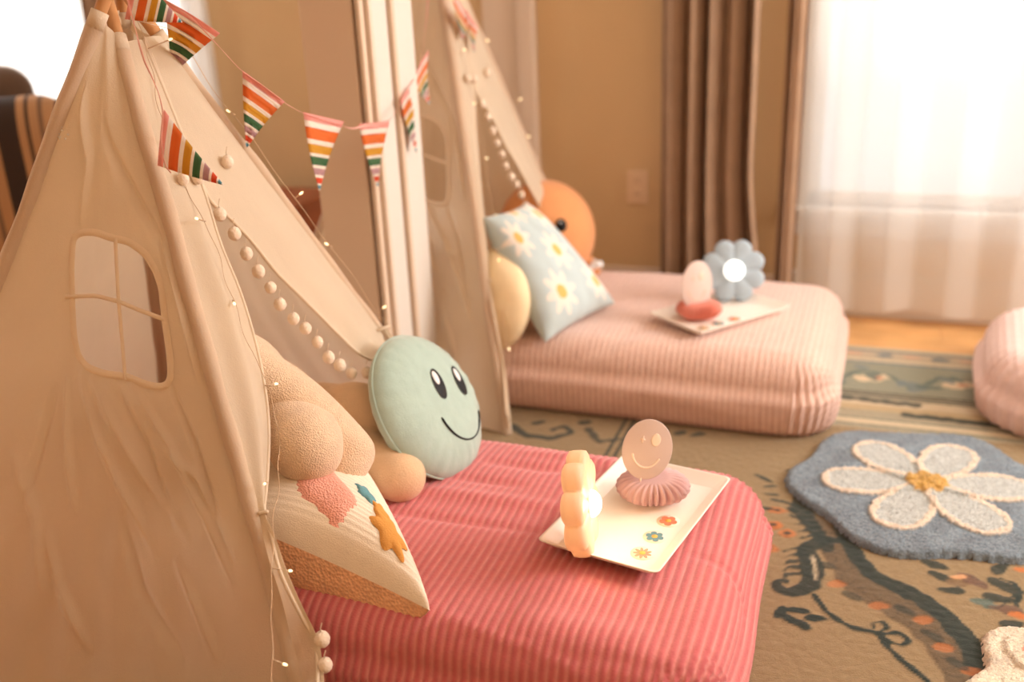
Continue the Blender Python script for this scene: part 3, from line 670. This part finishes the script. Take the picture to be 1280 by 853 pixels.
# ------------------------------------------------------------------ fairy lights
def fairy(I, label, seed):
    nw = (lambda q: q) if seed == 0 else (lambda q: (narrow(*q)+(.04 if q[1] < .6 else 0), q[1]))
    T, fr, fn_ = I['T'], I['fr'], I['fn']; t = thing('fairy_light_string', label, 'string lights', bil(fr, .0, .95), 'fairy lights on the tent fronts')
    W1 = smooth_path([bil(fr, *nw(q))+fn_*(.03 if q[1] < .75 else .012) for q in wire1_uv], 220)
    W1 += .002*np.stack([np.sin(np.linspace(0, 90, 220)), np.cos(np.linspace(0, 70, 220)), np.zeros(220)], 1)
    W2 = np.array([T['ff']*(1-s)+T['kff']*s+fn_*.012+np.array([0, .012, 0])+.004*np.array([math.sin(s*40), math.cos(s*33), 0]) for s in np.linspace(1, .3, 120)])
    W = np.concatenate([W2[::-1], W1]); wi = tube('wire', W, .0007, MT['wire'], t, 6)
    def bulb(a, b):
        a, b = np.array(a), np.array(b); d = _n(b-a)
        s = tube('bulb_stem', [a, (a+b)/2, b], .0012, MT['wire'], t, 6)
        pts = np.array([b+d*q for q in np.linspace(-.001, .008, 7)]); grid('bulb', tube_arr(pts, np.array([.0012, .002, .0023, .0023, .0022, .0018, .0008]), 8), MT['fairy'], t, closeu=True)
    for a, b in bulb1_uv: bulb(bil(fr, *nw(a))+fn_*(.03 if a[1] < .75 else .012), bil(fr, *nw(b))+fn_*.034)
    for i, s in enumerate((.985, .85, .69, .585, .44)):
        p = T['ff']*(1-s)+T['kff']*s+fn_*.014+np.array([0, .014, 0]); sg = 1 if i % 2 == 0 else -1
        bulb(p, p+np.array([.008*sg, .004*sg, .006]))
fairy(IA, 'fairy light string on copper wire on the front of the nearest tent', 0)
fairy(IB, 'fairy light string on copper wire on the front of the far tent', 1)

# ================================================================== BUNTING
STR = [((248, 184, 174), .09), ((252, 242, 232), .17), ((236, 132, 66), .32), ((250, 238, 226), .385), ((224, 170, 62), .50), ((250, 238, 226), .545), ((84, 124, 84), .655), ((250, 238, 226), .70), ((200, 160, 162), .785), ((250, 238, 226), .825), ((228, 96, 62), .90), ((250, 238, 226), .925), ((110, 168, 186), .975), ((250, 238, 226), 1.01)]
def P3(px, py, y): return PY(px, py, y)
def flag(a, b, tip, parent, label=None, bend=.006):
    a, b, tip = map(np.array, (a, b, tip)); edges = [0]+[s[1] for s in STR]; edges[-1] = 1.0
    rows = []; cols = []
    for k in range(len(STR)):
        for v in np.linspace(edges[k], edges[k+1], 3):
            rows.append(v); cols.append(lin(STR[k][0]))
    nn = _n(np.cross(b-a, tip-a)); L = []
    for v in rows:
        w_ = np.linspace(0, 1, 7)[:, None]; p = (a*(1-w_)+b*w_)*(1-v*.985)+tip*v*.985; L.append(p+nn*(bend*math.sin(v*3)+bend*.5*np.sin(w_*3)))
    L = np.array(L); C = np.repeat(np.array(cols)[:, None], 7, 1)
    # front and back faces, 0.6 mm apart, joined round the rim
    o = grid('flag', L, MT['paper'], parent, col=C, smooth=False)
    md = o.modifiers.new('thickness', 'SOLIDIFY'); md.thickness = .0006
    if label: o['label'] = label
    return o
bt = thing('paper_bunting', 'rainbow-striped paper bunting on pink ribbon strung between the two tents', 'bunting', P3(190, 10, 1.5))
F_ = [((170, -42), 1.42, (156, 24), 1.42, (229, 28), 1.47), ((204, -2), 1.5, (275, 42), 1.56, (214, 96), 1.60), ((303, 88), 1.62, (356, 127), 1.70, (308, 187), 1.66), ((379, 140), 1.8, (430, 152), 1.95, (400, 240), 1.85),
      ((448, 155), 2.05, (487, 152), 2.18, (473, 236), 2.12), ((501, 126), 2.28, (518, 100), 2.42, (522, 192), 2.34), ((516, 100), 2.4, (536, 62), 2.55, (538, 132), 2.5), ((565, -14), 2.66, (592, 30), 2.76, (579, 50), 2.7), ((582, 10), 2.72, (598, 34), 2.8, (594, 66), 2.76),
      ((205, 137), 1.36, (197, 207), 1.345, (281, 232), 1.37)]
for a, ya, b, yb, c_, yc_ in F_: flag(P3(*a, ya), P3(*b, yb), P3(*c_, yc_), bt)
def ribbon(name, pts, wd, parent):
    p = smooth_path(pts, 90); tg = np.gradient(p, axis=0); tg /= np.linalg.norm(tg, axis=1)[:, None]
    tw = np.sin(np.linspace(0, 14, len(p)))[:, None]; s = np.cross(tg, np.array([.3, 1, .2])); s /= np.linalg.norm(s, axis=1)[:, None]
    s2 = np.cross(tg, s); q = s*(.75+.25*tw)+s2*.3*tw
    o = grid(name, np.stack([p-q*wd, p, p+q*wd], 1), MT['ribbon'], parent); md = o.modifiers.new('t', 'SOLIDIFY'); md.thickness = .0005
ribbon('ribbon', [P3(*q) for q in ((203, -2, 1.49), (240, 22, 1.52), (272, 56, 1.55), (290, 76, 1.6), (303, 90, 1.62), (330, 108, 1.66), (355, 128, 1.70), (368, 136, 1.76), (380, 142, 1.8), (404, 150, 1.87), (430, 158, 1.95), (440, 161, 2.0), (449, 159, 2.05), (468, 156, 2.12), (486, 152, 2.18), (496, 138, 2.24), (502, 125, 2.28), (512, 108, 2.36), (524, 88, 2.46), (529, 62, 2.52), (533, 25, 2.6), (536, -12, 2.66), (560, -20, 2.68))], .0028, bt)
ribbon('ribbon', [P3(*q) for q in ((158, -6, 1.40), (163, 12, 1.40), (168, 30, 1.405), (174, 55, 1.38), (181, 78, 1.375), (190, 96, 1.372), (199, 118, 1.36), (204, 140, 1.352), (201, 175, 1.335), (204, 197, 1.335), (208, 210, 1.33), (214, 216, 1.33))], .0028, bt)

# ================================================================== SOFT TOYS AND CUSHIONS
def remeshed(name, parts, m, parent=None, vox=.006, sm=6):
    o = multi(name, parts, m, parent)
    md = o.modifiers.new('join', 'REMESH'); md.mode = 'VOXEL'; md.voxel_size = vox; md.use_smooth_shade = True
    ms = o.modifiers.new('soft', 'SMOOTH'); ms.iterations = sm; ms.factor = .6
    return o
def limb(a, b, ra, rb, n=14, seg=24, bend=(0, 0, 0)):
    a, b, bend = map(np.array, (a, b, bend)); s = np.linspace(0, 1, n)[:, None]; L = np.linalg.norm(b-a)
    pts = a*(1-s)+b*s+bend*np.sin(s*math.pi); r = (ra*(1-s)+rb*s)[:, 0]
    d0 = _n(pts[0]-pts[1]); d1 = _n(pts[-1]-pts[-2]); cap0 = [pts[0]+d0*ra*math.sin(t) for t in (1.35, 1.1, .75, .4)]; cap1 = [pts[-1]+d1*rb*math.sin(t) for t in (.4, .75, 1.1, 1.35)]
    P = np.array(cap0+list(pts)+cap1); R = np.r_[[ra*math.cos(t) for t in (1.35, 1.1, .75, .4)], r, [rb*math.cos(t) for t in (.4, .75, 1.1, 1.35)]]
    return tube_arr(P, R, seg)

# --- mint smiling cushion: thick round disc leaning back on the bear
sc = PY(534, 508, 1.70); n_ = _n(RW@np.array([.77, -.39, -.50])); rt, up, n_ = frame(n_, RW@np.array([-.366, -.916, .151]))
ms = thing('smiley_cushion', 'round mint green plush cushion with smiling black face', 'cushion', (-.76, 1.68, .22))
B = np.stack([rt, up, n_])
def disc_pt(x, y, lift=0, R=.158, Tk=.055):
    q = min((x*x+y*y)/(R*R), .999); return sc+rt*x+up*y+n_*(Tk*(1-q**1.5)**.55+lift)
def puck(Q, TH, PH):
    e = np.hypot(Q[..., 0], Q[..., 1])/.158; k = .0016*snoise(PH*6, PH*0+2, 5, 8)*np.clip((e-.55)/.45, 0, 1)*np.abs(np.sin(TH))**.3+.0012*snoise(Q[..., 0], Q[..., 1], 30, 4)
    z = np.sign(Q[..., 2])*.055*np.clip(1-e**3, 0, 1)**.55
    return np.stack([Q[..., 0], Q[..., 1], z+k*np.sign(z)], -1)
th = np.linspace(-math.pi/2, math.pi/2, 70); ph = np.arange(120)*2*math.pi/120; TH, PH = np.meshgrid(th, ph, indexing='ij')
Q = np.stack([.158*np.cos(TH)*np.cos(PH), .158*np.cos(TH)*np.sin(PH), np.sin(TH)*.05], -1); Q = puck(Q, TH, PH)
body = grid('body', Q@B+sc, MT['mint'], ms, closeu=True)
ring = np.array([sc+rt*.158*math.cos(a)+up*.158*math.sin(a) for a in np.linspace(0, 2*math.pi, 90)]); tube('seam', ring, .0028, MT['mint'], body, 6)
def patch(name, cx, cy, a, b, m, parent, lift, rot=0):
    rows = []
    for r in np.linspace(0, 1, 6):
        row = []
        for t in np.arange(28)*2*math.pi/28:
            x, y = a*r*math.cos(t), b*r*math.sin(t); row.append(disc_pt(cx+x*math.cos(rot)-y*math.sin(rot), cy+x*math.sin(rot)+y*math.cos(rot), lift*(1-.6*r**4)))
        rows.append(row)
    return grid(name, np.array(rows), m, parent, closeu=True)
for cx in (-.010, .070):
    e = patch('eye', cx, .030, .0175, .034, MT['black'], body, .0028, .05)
    patch('eye_highlight', cx-.004, .042, .0085, .016, MT['white'], e, .0048, .05)
arc = [disc_pt(.033+.078*math.cos(a), -.018+.078*math.sin(a), .0015) for a in np.linspace(R_(196), R_(344), 40)]
tube('mouth', arc, np.array([.0008]+[.0022]*38+[.0008]), MT['black'], body, 8)

# --- sand coloured fleece bear lying with limbs towards the camera
br = thing('fleece_bear', 'sand-coloured fleece soft toy with rounded limbs lying in the tent mouth', 'soft toy', (-.98, 1.42, .24))
o = remeshed('body', [limb((-1.08, 1.40, .50), (-1.16, 1.52, .42), .10, .11, n=8), limb((-1.03, 1.40, .515), PY(438, 566, 1.42), .058, .046, bend=(0, 0, .016)),
                   ellipsoid(PY(430, 575, 1.41), (.052, .05, .045), nu=28, nv=18), ellipsoid((-1.14, 1.55, .36), (.12, .13, .12))], MT['sand'], br, .005, 5)
remeshed('leg', [limb(PY(360, 525, 1.37)+np.array([-.05, .03, 0]), PY(381, 553, 1.35), .048, .068), ellipsoid(PY(383, 560, 1.345), (.066, .062, .064), nu=32, nv=22)], MT['sand'], br, .005, 5)
tn = thing('tan_soft_toy', 'tan fleece soft toy squeezed between the sandy bear and the mint cushion', 'soft toy', (-.9, 1.6, .22))
remeshed('body', [ellipsoid((-.985, 1.66, .30), (.10, .08, .10), nu=30, nv=20), limb((-.99, 1.60, .30), PY(500, 596, 1.54), .056, .052, bend=(0, 0, -.008)), limb((-1.1, 1.7, .29), (-.99, 1.66, .31), .08, .08)], MT['tan'], tn, .006, 5)

# --- corduroy flower pillow with sherpa back
def pillow(name, label, BL, BR, TL, th_, mat_front, mat_back, seam=None, n=90, rib=0, ribamp=.0015, k=.10, colfn=None, fz=0, pw=.42, bulgeb=1.0, TR=None):
    BL, BR, TL = map(np.array, (BL, BR, TL)); ex, ey = BR-BL, TL-BL; nn = _n(np.cross(ex, ey))
    t = thing(name, label, 'cushion', (BL+BR)/2)
    u = np.linspace(-1, 1, n); U, V = np.meshgrid(u, u)
    Us = U*(1-k*(1-V**2)*np.abs(U)**3*.0)*(1-k*(1-U**0)); pin = lambda a, b: a*(1-k*(1-b**2)*np.abs(a)**2)
    PU, PV = pin(U, V), pin(V, U); cen = BL+ex/2+ey/2; W4 = np.zeros(3) if TR is None else np.array(TR)-(BL+ex+ey); base = cen+PU[..., None]*ex/2+PV[..., None]*ey/2+((1+PU)*(1+PV)/4)[..., None]*W4
    H = th_/2*((1-np.abs(U)**2.6)*(1-np.abs(V)**2.6))**pw
    r = ribamp*np.abs(np.sin(math.pi*(V*np.linalg.norm(ey)/2)/rib))**.7 if rib else 0
    Hf = H*(1+.05*snoise(U, V, 3, 2))+r*np.clip(H/th_*6, 0, 1)
    col = colfn(U, V) if colfn else None
    f = grid('front', base+nn*Hf[..., None], mat_front, t, col=col)
    Hb = H*bulgeb*(1+.06*snoise(U, V, 4, 7))+rng.normal(0, 1, U.shape)*fz*(H > .01)
    grid('back', (base-nn*Hb[..., None])[:, ::-1], mat_back, t, col=col[:, ::-1] if col is not None else None)
    def at(uu, vv, lift=0):
        h = th_/2*((1-abs(uu)**2.6)*(1-abs(vv)**2.6))**pw
        return cen+pin(uu, vv)*ex/2+pin(vv, uu)*ey/2+nn*(h+lift+ribamp)
    return t, f, at, nn
PCL, PCR = PY(296, 655, 1.22), PY(538, 764, 1.20)
pt, pf, pat, pn = pillow('flower_pillow', 'cream corduroy pillow with felt flowers and peach sherpa back', PCL, PCR, PY(452, 606, 1.55)+PCL-PCR, .20, MT['cord'], MT['sherpa'], rib=.0125, ribamp=.003, k=.06, fz=.0016, n=130, bulgeb=1.55)
def felt(name, cu, cv, r, petals, m, parent, at, lift=.003, am=.22, ex=.36, off=0):
    rows = []
    for q in np.linspace(0, 1, 7):
        row = []
        for a in np.arange(60)*2*math.pi/60:
            rr = r*q*(1+am*math.cos(petals*a+off)); row.append(at(np.clip(cu+rr*math.cos(a)/ex*2, -.985, .985), np.clip(cv+rr*math.sin(a)/ex*2, -.985, .985), lift*(1-q**6)))
        rows.append(row)
    return grid(name, np.array(rows), m, parent, closeu=True)
def puv(px, py):                                           # pillow coordinates under a given point of the photograph
    G = [((proj(pat(u, v))[0]-px)**2+(proj(pat(u, v))[1]-py)**2, u, v) for u in np.linspace(-.97, .97, 60) for v in np.linspace(-.97, .97, 60)]
    m = min(G); return m[1], m[2]
f1 = felt('flower_patch', *puv(402, 606), .062, 5, MT['pinkfl'], pf, pat, .009, .08)
felt('flower_patch', *puv(487, 664), .033, 6, MT['orangefl'], pf, pat, .005, .2); felt('flower_patch', *puv(475, 638), .018, 5, MT['orangefl'], pf, pat, .004, .2)
felt('flower_patch', *puv(457, 618), .02, 5, MT['tealfl'], pf, pat, .004, .15)

# --- cushions on the far bed
yl = thing('yellow_cushion', 'pale yellow round plush cushion between far tent and daisy pillow', 'cushion', (-.93, 2.43, .23))
yb = np.stack(frame((-.5, -.85, .2), (-.2, 0, .95)))
grid('body', ellipsoid(PY(620, 374, 2.49), (.13, .145, .07), yb, nu=48, nv=30, fn=lambda Q, T, P: Q+(.002*snoise(P, T, 5, 2))[..., None]), MT['yellow'], yl, closeu=True)
oc = PY(684, 290, 3.0)
og = thing('orange_plush', 'round orange plush toy with black button eyes behind the daisy pillow', 'soft toy', (-.95, 2.93, .23))
ob = np.stack(frame((.75, -.55, .35), (-.1, 0, 1)))
grid('body', ellipsoid(oc, (.165, .17, .135), ob, nu=48, nv=32), MT['orange'], og, closeu=True)
for px, py in ((703, 281), (655, 285)):
    d = ray(px, py); oo = CC-oc; c0 = CC+d*(np.linalg.norm(oo)/np.linalg.norm(d)-.14); v = _n(c0-oc)
    q = oc+v*.141; e = grid('eye', ellipsoid(q, (.018, .021, .012), np.stack(frame(v, (0, 0, 1))), nu=20, nv=14), MT['black'], og, closeu=True)
    fr = frame(v, (0, 0, 1)); grid('eye_glint', ellipsoid(q+v*.011+fr[1]*.008-fr[0]*.006, (.004, .004, .003), nu=10, nv=8), MT['white'], e, closeu=True)
for k in range(6):
    a = R_(-60+k*24); tip = oc+np.array([.13*math.cos(a)+.02, .15*math.sin(a), -.13]); o = limb(oc+np.array([.07*math.cos(a), .08*math.sin(a), -.08]), tip, .03, .022, n=6, seg=14)
    grid('arm', o, MT['orange'], og, closeu=True)
fr_ = [PY(745, 331, 3.0)+np.array([.012*math.sin(s*2.2), s*.006, .009*math.cos(s*2.9)]) for s in np.linspace(-4, 4, 40)]
tube('white_frill', fr_, .006, MT['white'], og, 8)
dBL = PY(682, 428, 2.42); dBR = PY(768, 380, 2.74); dTL = PY(604, 272, 2.50)
def daisy_cols(U, V):
    C = np.tile(lin((194, 210, 212)), U.shape+(1,))*(1+.04*snoise(U, V, 20, 3))[..., None]
    X, Y = U*.18, V*.18
    for x, y, r in ((-.075, -.085, .068), (.02, .02, .062), (.10, .135, .062), (-.12, .09, .06), (.12, -.10, .064), (-.02, .17, .05)):
        d = np.hypot(X-x, Y-y); a = np.arctan2(Y-y, X-x); C[d < r*(.78+.22*np.cos(8*a))] = lin((240, 232, 222)); C[d < r*.3] = lin((236, 190, 110))
    return C
dp = pillow('daisy_pillow', 'light blue square pillow printed with white daisies on the far bed', dBL, dBR, dTL, .13, MT['print'], MT['print'], colfn=daisy_cols, n=150, k=.05, TR=PY(657, 254, 2.66))

# ================================================================== TRAYS AND WHAT STANDS ON THEM
def tray(c, ang, label, hl=.18, hw=.112, stick=True):
    t = thing('serving_tray', label, 'tray', (0, 0, 0), 'cream serving trays on the mattresses'); t.location = c; t.rotation_euler = (0, 0, ang); ABS.discard(t.name)
    prof = [(0, .004, 0), (.0, .004, 0), (-.024, .004, 0), (-.003, .021, 0), (0, .022, 0), (.0025, .0212, 0), (-.0195, .0015, 0), (-.022, 0, 0), (-.04, 0, 0)]
    rows = []
    def loop(off, z, rc=.012):
        P = []; a_, b_ = hw+off, hl+off; rr = max(.003, rc+off*.3)
        for sx, sy, s0 in ((1, 1, 0), (-1, 1, 90), (-1, -1, 180), (1, -1, 270)):
            for q in np.linspace(0, 90, 6): P.append((sx*(a_-rr)+rr*math.cos(R_(s0+q)), sy*(b_-rr)+rr*math.sin(R_(s0+q)), z))
        return P
    rows = [[(0, 0, .004)]*24, loop(-.026, .004)]+[loop(o_, z_) for o_, z_, _ in prof[2:]]+[[(0, 0, 0)]*24]
    tr = grid('dish', np.array(rows), MT['tray'], t, closeu=True)
    if stick:
        for (x, y), n, m, cm in zip(((.056, .005), (.055, -.055), (.057, -.113)), (5, 6, 9), ('ofl', 'bfl', 'gfl'), ('yc', 'yc', 'yc')):
            V = [(x, y, .0052)]; F = []
            for i in range(72):
                a = i*2*math.pi/72; r = .0165*(.62+.38*abs(math.cos(n*a/2))**(.6 if n < 8 else 1.2)) if n < 8 else .0165*(.45+.55*abs(math.cos(n*a/2)))
                V.append((x+r*math.cos(a), y+r*math.sin(a), .0052))
            F = [(0, i+1, (i+1) % 72+1) for i in range(72)]
            k = len(V); V += [(p[0], p[1], .0042) for p in V[1:]]; F += [(i+1, k+i, k+(i+1) % 72, (i+1) % 72+1) for i in range(72)]
            bk = tube_arr([(x, y, .0041), (x, y, .0043), (x, y, .0046)], .021, 24); st = grid('sticker', bk, MT['sticker'], t, closeu=True)
            f = meshpd('printed_flower', V, F, MT[m], st, False); c2 = tube_arr([(x, y, .005), (x, y, .0054), (x, y, .0057)], .0055, 16); grid('flower_centre', c2, MT[cm], st, closeu=True)
    return t
def tray_from(corners, z):
    q = [PZ(*p, z) for p in corners]; c = sum(q)/4; d = (q[2]-q[1])+(q[3]-q[0]); return (c[0], c[1]), math.atan2(d[1], d[0])-math.pi/2
TZ = MH+.018
(c1, a1) = tray_from([(672, 677), (820, 718), (915, 600), (780, 566)], TZ+.02)
tray((c1[0], c1[1], TZ), a1, 'cream tray with three flower stickers on the rose pink mattress')
(c2, a2) = tray_from([(817, 392), (875, 413), (985, 383), (920, 362)], TZ+.02)
tray((c2[0], c2[1], TZ), a2, 'cream tray on the pale pink mattress by the back wall', .172, .105)

def flower_lamp(c, nrm, R, mat_, label, petals=8, dome=.024, depth=.036, grp='flower-shaped table lamps'):
    t = thing('flower_lamp', label, 'lamp', c, grp); c = np.array(c, float); rt, up, n_ = frame(nrm, (0, 0, 1)); cc = c+up*R*.97
    rows = []
    for r, z in ((0, .5), (.3, .5), (.72, .5), (.9, .47), (.985, .36), (1, .15), (1, -.15), (.985, -.36), (.9, -.47), (.72, -.5), (.3, -.5), (0, -.5)):
        row = []
        for a in np.arange(petals*16)*2*math.pi/(petals*16):
            lob = .80+.20*abs(math.sin(petals*(a+math.pi/2)/2))**.7; rr = R*r*(1-(1-lob)*min(1, r*1.1)); row.append(cc+rt*rr*math.cos(a)+up*rr*math.sin(a)+n_*depth*z*(1+.25*(lob-.9)*4*(r > .2)))
        rows.append(row)
    sh = grid('flower_shade', np.array(rows), mat_, t, closeu=True)
    th = np.linspace(0, math.pi/2, 12); row = np.array([[cc+n_*(depth*.5+dome*.8*math.sin(t_))+dome*math.cos(t_)*(rt*math.cos(a)+up*math.sin(a)) for a in np.arange(32)*2*math.pi/32] for t_ in th])
    grid('bulb_dome', row, MT['bulb'], t, closeu=True)
    tube('collar', [cc+n_*depth*.5+dome*1.04*(rt*math.cos(a)+up*math.sin(a)) for a in np.linspace(0, 2*math.pi, 40)], .002, mat_, sh, 8)
    return t, cc, n_
lb = PZ(733, 686, TZ+.006)
L1 = flower_lamp(lb, (.975, .13, .10), .092, MT['peach'], 'peach flower-shaped lamp with glowing white dome, seen edge-on')
l = bpy.data.lights.new('flower_lamp_glow', 'POINT'); l.energy = .35; l.color = (1, .72, .4); l.shadow_soft_size = .022
lo = bpy.data.objects.new('flower_lamp_glow', l); COL.objects.link(lo); lo.location = L1[1]+L1[2]*.06
lb2 = PZ(917, 377, TZ+.006)
L2 = flower_lamp(lb2, (.25, -.88, .30), .094, MT['blueac'], 'pale blue flower-shaped lamp with white dome, on the far tray', dome=.03)
def centrepiece(c, R, H, tissue, discm, label, dc, dn, rx, ry, tilt, face=True, half=False):
    t = thing('smiley_centrepiece', label, 'ornament', c, 'honeycomb paper centrepieces with smiley toppers'); c = np.array(c, float)
    nl = 26; rows = []
    for i, th in enumerate(np.linspace(-math.pi/2, math.pi/2, 26)):
        row = []
        for j in range(nl*4):
            a = j*2*math.pi/(nl*4); pl_ = (1, .84, .68, .84)[j % 4]; r = R*math.cos(th)**.75*(1-(1-pl_)*min(1, math.cos(th)*2))*(1-.12*math.cos(a-1.9)**8)
            zz = H/2+H/2*math.sin(th)*(1-.25*math.exp(-(math.cos(th)/.45)**2))+(.004 if j % 4 == 0 else -.002)*(th < 0)*math.cos(th)
            row.append(c+np.array([r*math.cos(a), r*math.sin(a), zz]))
        rows.append(row)
    grid('honeycomb_ball', np.array(rows), tissue, t, closeu=True)
    rt, up, n_ = frame(dn, (math.sin(tilt)*-rtx(dn)[0], math.sin(tilt)*-rtx(dn)[1], math.cos(tilt)))
    dc = np.array(dc); rows = []
    for r, z in ((0, .0018), (.97, .0018), (1, .0010), (1, -.001), (.97, -.0018), (0, -.0018)):
        rows.append([dc+rt*rx*r*math.cos(a)+up*ry*r*math.sin(a)+n_*z for a in np.arange(56)*2*math.pi/56])
    d = grid('smiley_disc', np.array(rows), discm, t, closeu=True)
    tube('stick', [dc-up*ry*.95, dc-up*ry*1.1, c+np.array([0, 0, H*.6])], .0022, MT['line'], t, 8)
    if face:
        P = lambda x, y: dc+rt*x*rx+up*y*ry+n_*.0022
        tube('mouth_line', [P(.58*math.cos(a), .58*math.sin(a)-.02) for a in np.linspace(R_(200), R_(340), 30)], .0018, MT['line'], d, 8)
        grid('eye_mark', ellipsoid(P(.26, .36), (.009, .0125, .0012), np.stack([rt, up, n_]), nu=20, nv=10), MT['line'], d, closeu=True)
        for a in (0, math.pi/2): tube('eye_mark', [P(-.26-.1*math.cos(a), .30-.12*math.sin(a)), P(-.26, .30), P(-.26+.1*math.cos(a), .30+.12*math.sin(a))], .0014, MT['line'], d, 6)
    return t
def rtx(n): n = _n(n); r = np.cross((0, 0, 1), n); return _n(r)
hc = PZ(811, 632, TZ+.008)+np.array([0, .035, 0])
centrepiece(hc-np.array([0, 0, .004]), .071, .050, MT['honey'], MT['disc'], 'smiley face disc on mauve honeycomb paper ball on the nearest tray', PY(809, 562, hc[1]-.0), (.32, -.80, .25), .047, .0575, R_(-14))
h2 = PZ(871, 400, TZ+.008)+np.array([0, .03, 0])
centrepiece(h2-np.array([0, 0, .004]), .066, .052, MT['coral'], MT['discw'], 'pale oval smiley topper on coral paper ball on the far tray', PY(871, 357, h2[1]), (.75, -.75, .1), .052, .07, R_(-4), face=True)
